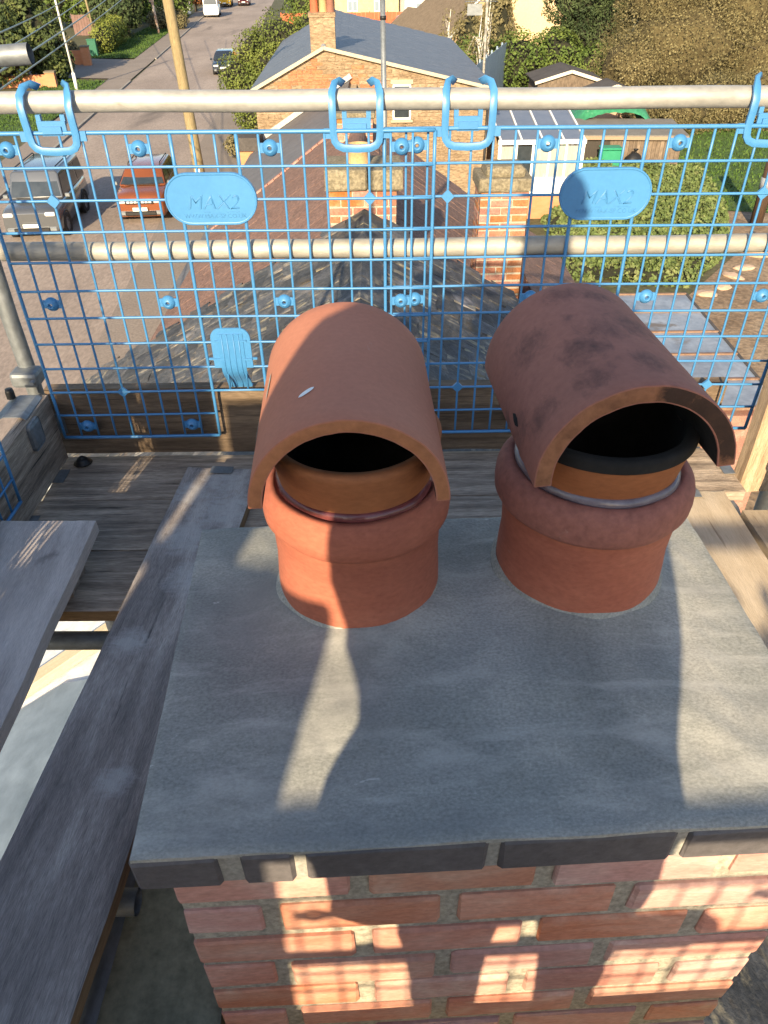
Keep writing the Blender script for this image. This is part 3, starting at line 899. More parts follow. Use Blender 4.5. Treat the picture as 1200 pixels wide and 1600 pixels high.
def guard_panel(label, loc, rz=0.0, notch=(9, 12), proto=None):
    """moulded mesh panel in its local XZ plane, facing -Y"""
    t = thing('guard_panel', label, 'mesh guard panel', loc, rz)
    z0 = loc[2]
    bm = bmesh.new()
    rnd = random.Random(hash(label) % 999)

    def jz(x, z): return .0035 * math.sin(x * 5 + z * 3) + .002 * math.sin(z * 9 + x * 2)
    hook_c = [3.79, 17.47]
    for k in range(NC + 1):
        x = col(k)
        bottom = NR
        if notch[0] < k < notch[1]: bottom = 9
        top = 0
        pts = []
        for j in range(top, bottom + 1):
            pts.append((x, jz(x, row(j)) , row(j) - z0))
        add_tube(bm, pts, .0033 if k not in (0, NC) and k not in notch else .0048, 6)
    for j in range(NR + 1):
        segs = [(0, NC)]
        if j > 9: segs = [(0, notch[0]), (notch[1], NC)]
        if j == 9: segs = [(0, notch[0]), (notch[0], notch[1]), (notch[1], NC)]
        for a, b in segs:
            pts = [(col(k), jz(col(k), row(j)) - .0012, row(j) - z0) for k in range(a, b + 1)]
            add_tube(bm, pts, .0035 if 0 < j < NR else .0052, 6)
    mesh_obj('mesh_grid', bm, blue, t)

    def eyelet(x, z):
        e = bmesh.new()
        prof = [(.0042, -.006), (.0058, -.0125), (.0075, -.0135), (.0095, -.0118), (.014, -.0095), (.0175, -.004), (.0195, .0), (.0195, .003), (.006, .003), (.0042, -.002)]
        add_lathe(e, prof, 24, axis='Y', close=True)
        bmesh.ops.recalc_face_normals(e, faces=list(e.faces))
        add_box(e, (-.0215, .001, 0), (.013, .005, .022)); add_box(e, (.0215, .001, 0), (.013, .005, .022))
        return mesh_obj('eyelet', e, blue, t, loc=(x, jz(x, z), z - z0))
    for j, zz in ((0, row(.47)), (5, row(5.47)), (10, row(10.5))):
        for k in (1, 7, 13, 19):
            if j == 10 and k in (13, 19): continue
            eyelet(col(k + .5) - (.0 if j else .0), zz)
    # diamonds
    for k, j in ((3, 2), (18, 2), (4, 9), (18, 9), (11, 9)):
        if j == 9 and k == 11: continue
        x, z = col(k), row(j)
        d = bmesh.new()
        add_prism(d, [(x - .017, z - z0), (x, z - z0 + .017), (x + .017, z - z0), (x, z - z0 - .017)], -.004, .003, axis='Y')
        mesh_obj('node_web', d, blue, t)
    # oval badge
    cx, cz = -.428, 7.877 - z0
    W2, H2, rad = .116, .0625, .0615
    pl = bmesh.new()

    def oval(w_, h_, r_):
        out = []
        for sx, sz, a0 in ((1, 1, 0), (-1, 1, 90), (-1, -1, 180), (1, -1, 270)):
            for k in range(9):
                a = R(a0 + 90 * k / 8)
                out.append((cx + sx * (w_ - r_) + r_ * math.cos(a), cz + sz * (h_ - r_) + r_ * math.sin(a)))
        return out
    rings = []
    for (ins, y) in ((.0, .004), (.0, -.007), (.0012, -.0082), (.0035, -.0082), (.0046, -.0068), (.006, -.0064)):
        rings.append([pl.verts.new((a, y, b)) for a, b in oval(W2 - ins, H2 - ins, rad - ins)])
    n = len(rings[0])
    for i in range(len(rings) - 1):
        for k in range(n):
            f = pl.faces.new((rings[i][k], rings[i + 1][k], rings[i + 1][(k + 1) % n], rings[i][(k + 1) % n]))
    pl.faces.new(rings[-1]); pl.faces.new(rings[0][::-1])
    bmesh.ops.recalc_face_normals(pl, faces=list(pl.faces))
    badge = mesh_obj('badge', pl, blue, t)
    o = inst('lettering', ME_MAX, badge, (cx + .004, -.0066, cz - .008), (R(90), 0, 0))
    o = inst('lettering', ME_WEB, badge, (cx + .006, -.0066, cz - .040), (R(90), 0, 0))
    mk = bmesh.new()
    add_box(mk, (cx + .052, -.0066, cz - .0295), (.034, .0018, .0022)); add_box(mk, (cx - .015, -.0066, cz - .030), (.016, .0018, .0022))
    mesh_obj('underline', mk, blue, badge)
    # hooks over the rail
    for hc in hook_c:
        x0 = col(hc)
        hw = .056
        h = bmesh.new()
        zr = 8.089 - z0
        pts = [(x0 - hw + .026, .062, zr + .030), (x0 - hw + .015, .040, zr + .040), (x0 - hw + .006, .022, zr + .037), (x0 - hw, .002, zr + .022), (x0 - hw, -.010, zr), (x0 - hw, -.008, zr - .03), (x0 - hw, -.004, ZT - z0 - .004)]
        arc = []
        for k in range(9):
            a = math.pi + math.pi * k / 8
            arc.append((x0 + hw * (abs(math.cos(a)) ** .55) * (1 if math.cos(a) > 0 else -1), -.004, ZT - z0 - .006 + .0335 * math.sin(a) * (abs(math.sin(a)) ** -.25 if abs(math.sin(a)) > .01 else 1)))
        mir = [(2 * x0 - p[0], p[1], p[2]) for p in reversed(pts)]
        add_strap(h, pts + arc[1:-1] + mir, .011, .0168, (0, 1, 0))
        add_box(h, (x0 - hw - .012, -.001, ZT - z0 - .006), (.022, .006, .022)); add_box(h, (x0 + hw + .012, -.001, ZT - z0 - .006), (.022, .006, .022))
        ho = mesh_obj('hook', h, blue, t, smooth=True, flat_angle=50)
        c = bmesh.new()
        prof = [(-.034, .030), (.034, .030), (.034, .006), (.026, -.002), (-.026, -.002), (-.034, .006)]
        add_prism(c, [(x0 + a, zr - .063 + b) for a, b in prof], .002, .008, axis='Y')
        add_box(c, (x0, .000, zr - .052), (.046, .006, .016))
        add_box(c, (x0 - .029, .012, zr - .030), (.011, .012, .02)); add_box(c, (x0 + .029, .012, zr - .030), (.011, .012, .02))
        mesh_obj('latch', c, blue, ho)
        s = bmesh.new()
        for sg in (-1, 1):
            add_tube(s, [(x0 + sg * .030, .010, zr - .045), (x0 + sg * .030, .012, zr - .02)], .004, 6)
        mesh_obj('hinge_stem', s, black_plastic, ho)
    return t


def toe_clip(t, xc, z0):
    """moulded clip bridging the notch and hooking over the toe board"""
    c = bmesh.new()
    zt, zb = 7.530 - z0, 7.408 - z0
    pts = []
    prof = []
    w2 = .056
    for k in range(9):
        a = R(90 * k / 8)
        prof.append((xc + w2 - .03 + .03 * math.sin(a), zt - .03 + .03 * math.cos(a)))
    prof = prof + [(xc + w2, zb)] + [(xc - w2, zb)] + [(2 * xc - p[0], p[1]) for p in reversed(prof)]
    add_prism(c, prof, -.002, .003, axis='Y')
    ob = mesh_obj('toe_board_clip', c, blue, t)
    s = bmesh.new()
    path = [(xc - .0, -.003, zt - .016), (xc, -.004, zb + .01), (xc, -.001, zb - .012), (xc + .0, .014, zb - .035), (xc, .034, zb - .055), (xc, .046, zb - .075), (xc, .050, zb - .088), (xc, .07, zb - .090)]
    add_strap(s, path, .072, .005, (1, 0, 0))
    mesh_obj('tongue', s, blue, ob, smooth=True, flat_angle=40)
    r = bmesh.new()
    for dx in (-.024, -.009, .009, .024):
        add_tube(r, [(p[0] + dx, p[1] - .003, p[2]) for p in path[:-1]], .0018, 5)
    r2 = mesh_obj('rib', r, blue, ob)
    b = bmesh.new()
    add_box(b, (xc - .06, .001, zb + .028), (.02, .005, .006)); add_box(b, (xc + .06, .001, zb + .028), (.02, .005, .006))
    add_box(b, (xc, -.005, zb + .028), (.112, .003, .006)); add_box(b, (xc, -.005, zb + .085), (.09, .003, .005))
    mesh_obj('cross_bar', b, blue, ob)


PY = 1.962
pl_ = guard_panel('blue moulded mesh guard panel on the street side with the cleaner badge', (0, PY, 7.6))
toe_clip(pl_, -.432, 7.6)
pr_ = guard_panel('blue moulded mesh guard panel on the garden side, its badge half shaded', (.997, PY + .009, 7.6))
toe_clip(pr_, -.432, 7.6)
# side panel hanging on the left rail: its corner shows low at the left edge
ps = guard_panel('blue mesh guard panel along the left side, only its low corner showing', (-1.0, 1.628 - .132, 7.557), R(90))
pb = guard_panel('blue mesh guard panel hung on the rear rail behind the photographer', (-.36, -1.285, 7.70), R(180))
pb.location = (-.388, -1.282, 7.78)

# ================================================================ unseen upright boards added to shade the left of slab and deck
for (x0, x1, top, lean) in ((-1.62, -1.396, 9.10, 0), (-1.352, -1.134, 8.80, 0), (-1.108, -.890, 8.61, 0), (-.900, -.675, 8.60, .045), (-.685, -.460, 8.455, 0)):
    xc = (x0 + x1) / 2
    lb = {9.10: 'tallest unseen board added upright at the rear guard rail to cast shade', 8.80: 'second tallest unseen board added upright at the rear rail to cast shade',
          8.61: 'middle unseen board added upright at the rear rail to cast shade', 8.60: 'shortest unseen board added upright at the rear rail to cast shade',
          8.455: 'unseen upright board added for shade nearest the photographer by the rear rail'}[top]
    b_ = board(lb, (xc, -1.02 - lean, PZ + .002), (xc, -1.17 - lean, top), x1 - x0, .038, wood_old, 'shade_board', seed=int(top * 100), group='unseen shade boards added at the rear rail')

# ================================================================ THE PHOTOGRAPHER (behind the lens; throws the big shadow)
per = thing('person', 'person in dark jacket holding a phone up behind the chimney', 'person', (0, -.36, PZ))
per.scale = (1, 1, 1.065)
cloth = M('dark_jacket', [(.02, .025, .035), (.035, .04, .055)], 9, rough=.95, bump=.4, bscale=60)
skinm = M('skin', [(.50, .28, .19), (.56, .33, .23)], 9, rough=.6, bump=.05, bscale=90)
hairm = M('brown_hair', [(.04, .025, .015), (.08, .05, .03)], 12, (8, 8, 1), rough=.6, bump=.5, bscale=60)
jeans = M('work_trousers', [(.04, .045, .05), (.065, .07, .075)], 9, rough=.95, bump=.4, bscale=60)
boots = M('work_boots', [(.05, .03, .02), (.08, .05, .03)], 9, rough=.8, bump=.3, bscale=60)
J = {}
VV, EE, RR = [], [], []


def jv(name, p, r):
    J[name] = len(VV); VV.append(p); RR.append(r)


def je(a, b): EE.append((J[a], J[b]))


jv('pelvis', (-.01, 0, .84), (.18, .13)); jv('waist', (-.015, 0, 1.02), (.19, .13)); jv('chest', (-.025, .01, 1.22), (.20, .125)); jv('upper', (-.02, .02, 1.37), (.15, .095))
jv('neck', (-.01, .05, 1.46), (.055, .06)); jv('jaw', (0, .10, 1.525), (.066, .08)); jv('skull', (0, .085, 1.61), (.078, .095)); jv('crown', (0, .075, 1.665), (.058, .07))
for s, sx in (('l', -1), ('r', 1)):
    jv('sh' + s, (sx * .19 - .02, .02, 1.375), (.068, .07)); jv('el' + s, (sx * .30 - .03, .12, 1.20), (.062, .06)); jv('fa' + s, (sx * .19 - .02, .24, 1.22), (.044, .044))
    jv('wr' + s, (sx * .095, .315, 1.265), (.028, .032)); jv('pa' + s, (sx * .062, .335, 1.29), (.03, .018))
    jv('hip' + s, (sx * .10 + .02, 0, .66), (.115, .11)); jv('kn' + s, (sx * .10 + .03, .02, .43), (.066, .066)); jv('an' + s, (sx * .10 + .03, -.02, .10), (.045, .05)); jv('to' + s, (sx * .115 + .03, .14, .045), (.045, .035))
for a, b in (('pelvis', 'waist'), ('waist', 'chest'), ('chest', 'upper'), ('upper', 'neck'), ('neck', 'jaw'), ('jaw', 'skull'), ('skull', 'crown')): je(a, b)
for s in 'lr':
    for a, b in (('upper', 'sh' + s), ('sh' + s, 'el' + s), ('el' + s, 'fa' + s), ('fa' + s, 'wr' + s), ('wr' + s, 'pa' + s), ('pelvis', 'hip' + s), ('hip' + s, 'kn' + s), ('kn' + s, 'an' + s), ('an' + s, 'to' + s)): je(a, b)
    sx = -1 if s == 'l' else 1
    for q in range(4):                                     # fingers curl behind the phone, thumb rests in front
        b0 = (sx * .055, .342, 1.285 + .017 * (q - 1) + .02); L_ = (.034, .038, .036, .028)[q]
        jv('f%d%s' % (q, s), b0, (.009, .009)); jv('g%d%s' % (q, s), (sx * (.055 - L_ * .5), .352, b0[2] + .002), (.008, .008)); jv('h%d%s' % (q, s), (sx * (.055 - L_), .350, b0[2] + .002), (.007, .007))
        je('pa' + s, 'f%d%s' % (q, s)); je('f%d%s' % (q, s), 'g%d%s' % (q, s)); je('g%d%s' % (q, s), 'h%d%s' % (q, s))
    jv('t0' + s, (sx * .058, .318, 1.30), (.010, .010)); jv('t1' + s, (sx * .036, .313, 1.315), (.008, .008)); je('pa' + s, 't0' + s); je('t0' + s, 't1' + s)
me = bpy.data.meshes.new('body')
me.from_pydata(VV, EE, [])
body = link(bpy.data.objects.new('body_tmp', me))
sk = body.modifiers.new('skin', 'SKIN')
sk.use_smooth_shade = True
for i, r in enumerate(RR):
    me.skin_vertices[0].data[i].radius = r
    me.skin_vertices[0].data[i].use_root = (i == 0)
ss = body.modifiers.new('sub', 'SUBSURF'); ss.levels = 1; ss.render_levels = 1
dg = bpy.context.evaluated_depsgraph_get()
bmesh_me = bpy.data.meshes.new_from_object(body.evaluated_get(dg))
bpy.data.objects.remove(body)
bmesh_me.name = 'body'
bmesh_me.materials.clear()
for mm in (cloth, skinm, jeans, boots): bmesh_me.materials.append(mm)
for p in bmesh_me.polygons:
    p.use_smooth = True
    c = p.center
    p.material_index = 3 if c.z < .11 else 2 if c.z < .86 else 1 if (c.z > 1.475 or (c.y > .30 and c.z > 1.1)) else 0
inst('body', bmesh_me, per, (0, 0, 0))
jk = bmesh.new()                                           # loose work coat with wide sleeves
secs = [(.56, -.005, .205, .155), (.70, -.010, .208, .16), (.785, -.014, .212, .16), (.83, .002, .196, .16), (.86, .0, .208, .16), (.90, -.008, .236, .165), (.99, -.015, .252, .17), (1.06, -.02, .245, .168), (1.16, -.022, .238, .165), (1.28, -.026, .240, .155), (1.36, -.028, .225, .13), (1.42, -.02, .15, .095), (1.455, -.01, .075, .07)]
rings = []
for (z, cx_, hx_, hy_) in secs:
    hx_ += .012; cx_ -= .012
    rings.append([jk.verts.new((cx_ + hx_ * (1 + .03 * noise.noise(Vector((k * .9, z * 7, 1)))) * math.cos(2 * math.pi * k / 28), .01 + hy_ * math.sin(2 * math.pi * k / 28), z)) for k in range(28)])
for a_, b_ in zip(rings, rings[1:]):
    for k in range(28): jk.faces.new((a_[k], a_[(k + 1) % 28], b_[(k + 1) % 28], b_[k]))
for sx in (-1, 1):
    add_tube(jk, [(sx * .17 - .025, .01, 1.36), (sx * .26 - .028, .05, 1.29), (sx * .30 - .020, .12, 1.13)], .085, 14, r2=.080)
    add_tube(jk, [(sx * .30 - .020, .12, 1.125), (sx * .26 - .02, .20, 1.20), (sx * .10, .31, 1.262)], .068, 14, r2=.040)
mesh_obj('coat', jk, cloth, per, smooth=True)
hb = bmesh.new()
bmesh.ops.create_uvsphere(hb, u_segments=20, v_segments=14, radius=1)
for v in hb.verts:
    v.co = Vector((v.co.x * .086, .070 + v.co.y * .098 - (.012 if v.co.y > 0 else 0), 1.632 + v.co.z * .072))
    if v.co.y > .12: v.co.z = max(v.co.z, 1.645)
mesh_obj('hair', hb, hairm, per, smooth=True)
fc = bmesh.new()
add_prism(fc, [(.168, 1.60), (.19, 1.572), (.168, 1.562)], -.012, .012, axis='X')
mesh_obj('nose', fc, skinm, per)
for sx in (-1, 1):
    e = bmesh.new(); bmesh.ops.create_uvsphere(e, u_segments=8, v_segments=6, radius=.011); mesh_obj('eye', e, M('eye_white', [(.7, .7, .68)], rough=.2, bump=0, fine=0), per, loc=(sx * .03, .165, 1.607))
    e = bmesh.new(); bmesh.ops.create_uvsphere(e, u_segments=8, v_segments=6, radius=.02); mesh_obj('ear', e, skinm, per, loc=(sx * .08, .08, 1.595), smooth=True)
e = bev_box((0, .158, 1.537), (.045, .02, .009), .003); mesh_obj('mouth', e, M('lips', [(.40, .16, .13)], rough=.5, bump=0, fine=0), per)
ph = thing('phone', 'slim dark phone held up in both hands', 'phone', (0, 0, EYE))
ph.rotation_mode = 'QUATERNION'
ph.rotation_quaternion = m3.to_quaternion()
mesh_obj('phone_case', bev_box((-.022, -.055, .010), (.074, .150, .008), .003, 2), black_plastic, ph)
mesh_obj('phone_screen', bev_box((-.022, -.055, .0145), (.068, .142, .001), 0), glass, ph)


# ================================================================ THE TERRACE DOWN THE RIDGE
def shingle_mesh(name, w, l, th, mat, irr=.0, var=0, lap=.0):
    rnd = random.Random(var * 31 + int(w * 1000))
    bm = bmesh.new()
    nx, ny = 3, 2
    gr = []
    for j in range(ny + 1):
        rw = []
        for i in range(nx + 1):
            x = -w / 2 + w * i / nx + (rnd.uniform(-irr, irr) if irr else 0) * .5
            y = l * j / ny + (rnd.uniform(-irr, irr) if j == ny else 0)
            z = th * (.4 + .6 * j / ny) + (rnd.uniform(-irr, irr) * .25 if irr else 0)
            rw.append(bm.verts.new((x, y, z)))
        gr.append(rw)
    for j in range(ny):
        for i in range(nx):
            bm.faces.new((gr[j][i], gr[j + 1][i], gr[j + 1][i + 1], gr[j][i + 1]))
    edge = [gr[j][0] for j in range(ny + 1)] + [gr[ny][i] for i in range(1, nx + 1)] + [gr[j][nx] for j in range(ny - 1, -1, -1)]
    low = [bm.verts.new((v.co.x, v.co.y, v.co.z - th)) for v in edge]
    for k in range(len(edge) - 1):
        bm.faces.new((edge[k + 1], edge[k], low[k], low[k + 1]))
    for f in bm.faces:
        pass
    bmesh.ops.recalc_face_normals(bm, faces=list(bm.faces))
    me = bpy.data.meshes.new(name)
    bm.to_mesh(me); bm.free()
    me.materials.append(mat)
    return me


def frame_of(a, d):
    """matrix with X along the ridge a, Y down the slope d, Z outward"""
    a = Vector(a).normalized(); d = Vector(d).normalized()
    n = a.cross(d).normalized()
    if n.z < 0: a = -a; n = a.cross(d).normalized()
    return Matrix((a, d, n)).transposed(), a, d, n


def tiled_slope(parent, name, o, along, down, length, slope, w, exp, th, mat, limit=0, irr=0.0, gap=.004, focus=None, bond=True, jit=.004):
    """courses of separate tiles; the `limit` ones nearest to focus are parts, the rest one stuff part"""
    Mx, a, d, n = frame_of(along, down)
    o = Vector(o)
    sgn = 1 if a.dot(Vector(along)) > 0 else -1
    rnd = random.Random(int(length * 77 + slope * 31))
    protos = [shingle_mesh(name, w - gap, exp * 1.28, th, mat, irr, v) for v in range(6 if irr else 3)]
    spots = []
    rows_ = int(slope / exp)
    for r in range(rows_):
        off = (w / 2 if (r % 2 and bond) else 0)
        cols_ = int((length + off) / w) + 1
        for c in range(cols_):
            x = off * -1 + w * (c + .5)
            if x > length + .02 or x < -.05: continue
            p = o + a * (sgn * x) + d * (r * exp) + n * (.004 + rnd.uniform(0, jit))
            spots.append((p, rnd.randrange(len(protos)), rnd.uniform(-.02, .02) if irr else 0, rnd.uniform(-.02, .02) if irr else 0))
    if focus is not None:
        spots.sort(key=lambda s: (s[0] - Vector(focus)).length)
    else:
        spots.sort(key=lambda s: s[0].length)
    tilt = Matrix.Rotation(-th / exp * .9, 3, 'X')
    for p, v, rz, ry in spots[:limit]:
        ob = bpy.data.objects.new(name, protos[v])
        ob.matrix_local = Matrix.Translation(p - parent.location) @ (Mx @ Matrix.Rotation(rz, 3, 'Z') @ Matrix.Rotation(ry, 3, 'Y')).to_4x4()
        link(ob, parent)
    rest = spots[limit:]
    if rest:
        V, F = [], []
        for p, v, rz, ry in rest:
            me = protos[v]
            T = Mx @ Matrix.Rotation(rz, 3, 'Z')
            b = len(V)
            V += [tuple(T @ q.co + p - parent.location) for q in me.vertices]
            F += [tuple(b + i for i in f.vertices) for f in me.polygons]
        me = bpy.data.meshes.new(name + '_courses'); me.from_pydata(V, [], F); me.materials.append(mat)
        ob = link(bpy.data.objects.new(name + '_courses', me), parent)
        ob['kind'] = 'stuff'


def ridge_tiles(parent, p0, p1, L, r, mat, name='ridge_tile', sweep=200, NSEG=8):
    p0, p1 = Vector(p0), Vector(p1)
    d = (p1 - p0).normalized()
    n = int((p1 - p0).length / L)
    me = None
    bm = bmesh.new()
    rows = []
    for s in range(2):
        row = []
        for k in range(NSEG + 1):
            a = R(90 - sweep / 2 + sweep * k / NSEG)
            row.append((bm.verts.new((math.cos(a) * r, s * (L - .008), math.sin(a) * r)), bm.verts.new((math.cos(a) * (r - .02), s * (L - .008), math.sin(a) * (r - .02)))))
        rows.append(row)
    for k in range(NSEG):
        bm.faces.new((rows[0][k][0], rows[1][k][0], rows[1][k + 1][0], rows[0][k + 1][0]))
        bm.faces.new((rows[0][k][1], rows[0][k + 1][1], rows[1][k + 1][1], rows[1][k][1]))
        for s in (0, 1): bm.faces.new((rows[s][k][0], rows[s][k + 1][0], rows[s][k + 1][1], rows[s][k][1]))
    for k in (0, NSEG): bm.faces.new((rows[0][k][0], rows[0][k][1], rows[1][k][1], rows[1][k][0]))
    bmesh.ops.recalc_face_normals(bm, faces=list(bm.faces))
    me = bpy.data.meshes.new(name); bm.to_mesh(me); bm.free(); me.materials.append(mat)
    q = d.to_track_quat('Y', 'Z')
    for i in range(n):
        ob = bpy.data.objects.new(name, me)
        ob.location = p0 + d * (L * i) - parent.location + Vector((0, 0, random.uniform(-.006, .006)))
        ob.rotation_mode = 'QUATERNION'; ob.rotation_quaternion = q
        link(ob, parent)


def solid(parent, name, mat, pts_faces, kind=None):
    bm = bmesh.new()
    for f in pts_faces: add_poly(bm, f)
    bmesh.ops.remove_doubles(bm, verts=list(bm.verts), dist=.0005)
    bmesh.ops.recalc_face_normals(bm, faces=list(bm.faces))
    o = mesh_obj(name, bm, mat, parent)
    if kind: o['kind'] = kind
    return o


def gable_body(parent, x0, xr, x1, y0, y1, ze0, zr, ze1, mat, z0=0.0, name='wall'):
    pr = [(x0, z0), (x1, z0), (x1, ze1), (xr, zr), (x0, ze0)]
    bm = bmesh.new()
    add_prism(bm, pr, y0, y1, axis='Y')
    return mesh_obj(name, bm, mat, parent)


# our own house: lichened stone slates either side of a ridge, far verge at y = 7.2
own = thing('slated_cottage', 'near cottage under old lichened stone slates below the scaffold', 'house', (0, 0, 0))
SRX, SRZ, SS = -.15, 6.33, .565
gable_body(own, -3.1, SRX, 2.75, -4.0, 7.16, SRZ - SS * 2.95 - .06, SRZ - .06, SRZ - SS * 2.9 - .06, brick_orange)
dl = Vector((-1, 0, -SS)).normalized(); dr = Vector((1, 0, -SS)).normalized()
sl_l = 3.05 * math.sqrt(1 + SS * SS)
tiled_slope(own, 'slate', (SRX, 7.2, SRZ), (0, -1, 0), dl, 4.6, sl_l, .27, .205, .016, slate, 150, .02, focus=(-1.0, 6.0, 5.8), jit=.014)
tiled_slope(own, 'slate', (SRX, 7.2, SRZ), (0, -1, 0), dr, 4.6, sl_l, .27, .205, .016, slate, 150, .02, focus=(1.0, 6.2, 5.8), jit=.014)
solid(own, 'near_roof', slate, [[(SRX, 2.62, SRZ), (-3.2, 2.62, SRZ - SS * 3.05), (-3.2, -4, SRZ - SS * 3.05), (SRX, -4, SRZ)], [(SRX, 2.62, SRZ), (2.9, 2.62, SRZ - SS * 3.05), (2.9, -4, SRZ - SS * 3.05), (SRX, -4, SRZ)]])
ridge_tiles(own, (SRX, -3.0, SRZ - .12), (SRX, 7.2, SRZ - .12), .42, .20, slate, sweep=118, NSEG=2)
bm = bmesh.new()
for sx, ex in ((-1, -3.2), (1, 2.9)):
    add_tube(bm, [(SRX, 7.215, SRZ - .02), (ex, 7.215, SRZ - SS * abs(ex - SRX) - .02)], .022, 8)
mesh_obj('mortar_verge', bm, mortar_pale, own)

# second cottage: rough brown tiles
brown = thing('brown_tiled_cottage', 'cottage with rough brown tiled roof just beyond the slates', 'house', (0, 7.24, 0))
BRX, BRZ, BS = -.35, 5.98, .69
gable_body(brown, -3.0, BRX, 1.75, 0, 6.94, BRZ - BS * 2.65 - .08, BRZ - .08, BRZ - BS * 2.1 - .08, brick_orange)
dl2 = Vector((-1, 0, -BS)).normalized(); dr2 = Vector((1, 0, -BS)).normalized()
tiled_slope(brown, 'roof_tile', (BRX, 7.24, BRZ), (0, 1, 0), dl2, 6.96, 2.84 * math.sqrt(1 + BS * BS), .33, .30, .022, brown_tile, 170, .0, focus=(-2, 8.5, 5), jit=.005)
tiled_slope(brown, 'roof_tile', (BRX, 7.24, BRZ), (0, 1, 0), dr2, 6.96, 2.1 * math.sqrt(1 + BS * BS), .33, .30, .022, brown_tile, 130, .0, focus=(.6, 8.5, 5), bond=False, gap=.02, jit=.004)
ridge_tiles(brown, (BRX, 7.24, BRZ - .05), (BRX, 14.2, BRZ - .05), .44, .13, brown_tile, sweep=160)
bm = bmesh.new()
a = Vector((BRX, 14.24, BRZ - .02)); b = Vector((-3.2, 14.24, BRZ - BS * 2.85 - .02))
d = (b - a)
for i in range(24):                     # sunlit brick verge course
    p = a + d * ((i + .5) / 24)
    add_box(bm, p - Vector((0, 7.24, 0)), (d.length / 24 - .012, .12, .13), Matrix.Rotation(math.atan2(BS, 1) * -1, 3, 'Y'))
mesh_obj('brick_verge', bm, brick_orange, brown)
bm = bmesh.new()
add_tube(bm, [(-3.20, 0, BRZ - BS * 2.88 - .09), (-3.20, 6.9, BRZ - BS * 2.88 - .09)], .045, 8)
mesh_obj('gutter', bm, felt_dark, brown)
bm = bmesh.new()
add_tube(bm, [(-1.85, .05, 4.98), (-2.35, 2.3, 4.64)], .02, 6)
# lead flashing strips where the two roofs meet
f1 = bmesh.new()
add_box(f1, (-1.0, .02, 5.66), (1.6, .03, .14), Matrix.Rotation(math.atan(BS) * -1, 3, 'Y'))
mesh_obj('lead_flashing', f1, M('pale_lead', [(.30, .30, .31), (.42, .42, .42)], 6, rough=.6, bump=.3, bscale=20), brown)
bm.free()

# third roof: smooth grey slates down to the ironstone gable
grey = thing('grey_roofed_range', 'low range with a smooth grey roof abutting the ironstone gable', 'house', (0, 14.32, 0))
GS = .59
gable_body(grey, -4.15, -1.0, -.75, 0, 13.6, 2.72, 4.52, 4.52, stone_wall)
tiled_slope(grey, 'slate', (-.98, 14.34, 4.62), (0, 1, 0), Vector((-1, 0, -GS)), 13.6, 3.35 * math.sqrt(1 + GS * GS), .32, .24, .008, grey_slate, 0, jit=.002)
bm = bmesh.new()
add_box(bm, (-2.62, 13.55, 3.78), (3.9, .05, .16), Matrix.Rotation(math.atan(GS) * -1, 3, 'Y'))
mesh_obj('lead_flashing', bm, MATS['pale_lead'], grey)
bm = bmesh.new()
add_tube(bm, [(-4.22, 0, 2.64), (-4.22, 13.5, 2.64)], .05, 8)
mesh_obj('gutter', bm, felt_dark, grey)

# chimneys of the terrace
mid = thing('mid_chimney_stack', 'orange brick chimney with heavy mossy cap where slates meet brown roof', 'chimney', (-.49, 7.34, 0), R(1.5))
brick_stack(mid, .64, .5, 6.50, 9, .078, .063, .215, .012, brick_orange, first=(.215, .103), proud=.003, jit=.003)
bm = bmesh.new(); add_box(bm, (.32, .25, 6.0), (.634, .494, 1.1)); mesh_obj('mortar', bm, mortar, mid)
for k, (x, l) in enumerate(((-.035, .40), (.372, .33))):
    mesh_obj('cap_slab', bev_box((x + l / 2, .25, 6.60), (l, .60, .185), .02, 2, .006), concrete_cap, mid)
bm = bmesh.new(); add_lathe(bm, [(.11, 6.69), (.10, 6.80), (.118, 6.81), (.118, 6.85), (.09, 6.85), (.085, 6.7)], 20, (.29, .27, 0))
mesh_obj('stub_pot', bm, M('buff_pot', [(.42, .27, .13), (.50, .33, .17)], 6, rough=.9), mid)
rc = thing('tall_chimney_stack', 'taller red brick chimney with rounded mossy cap on the garden side', 'chimney', (1.03, 8.0, 0), R(1.0))
brick_stack(rc, .50, .46, 6.30, 16, .078, .063, .215, .012, brick_orange, first=(.215, .103), proud=.003, jit=.003)
bm = bmesh.new(); add_box(bm, (.25, .23, 5.6), (.494, .454, 1.5)); mesh_obj('mortar', bm, mortar, rc)
mesh_obj('cap_slab', bev_box((.25, .23, 6.37), (.56, .52, .13), .02, 2, .005), concrete_cap, rc)
cp = bev_box((.25, .23, 6.47), (.42, .40, .12), .05, 2, .008)
mesh_obj('domed_cap', cp, concrete_cap, rc)
far = thing('ridge_chimney_stub', 'low pinkish brick chimney stub far along the brown ridge', 'chimney', (-.66, 12.6, 0))
brick_stack(far, .55, .5, 6.18, 8, .078, .063, .215, .012, brick_orange, first=(.215, .103), proud=.003)
bm = bmesh.new(); add_box(bm, (.275, .25, 5.9), (.544, .494, .5)); mesh_obj('mortar', bm, mortar, far)
mesh_obj('cap_slab', bev_box((.275, .25, 6.225), (.62, .57, .08), .015), concrete_cap, far)
gp = thing('rendered_pier', 'grey rendered pier topped with lead on the far brown verge', 'pier', (1.45, 10.6, 0))
mesh_obj('pier_body', bev_box((.2, .2, 4.7), (.46, .42, 1.6), .02), M('grey_render', [(.26, .24, .22), (.36, .33, .31)], 4, rough=.95, bump=.4, bscale=20), gp)
mesh_obj('lead_cap', bev_box((.2, .2, 5.52), (.52, .48, .05), .01), MATS['pale_lead'], gp)
dp = thing('green_drainpipe', 'narrow green drainpipe on the post beside the rendered pier', 'drainpipe', (2.05, 11.2, 0))
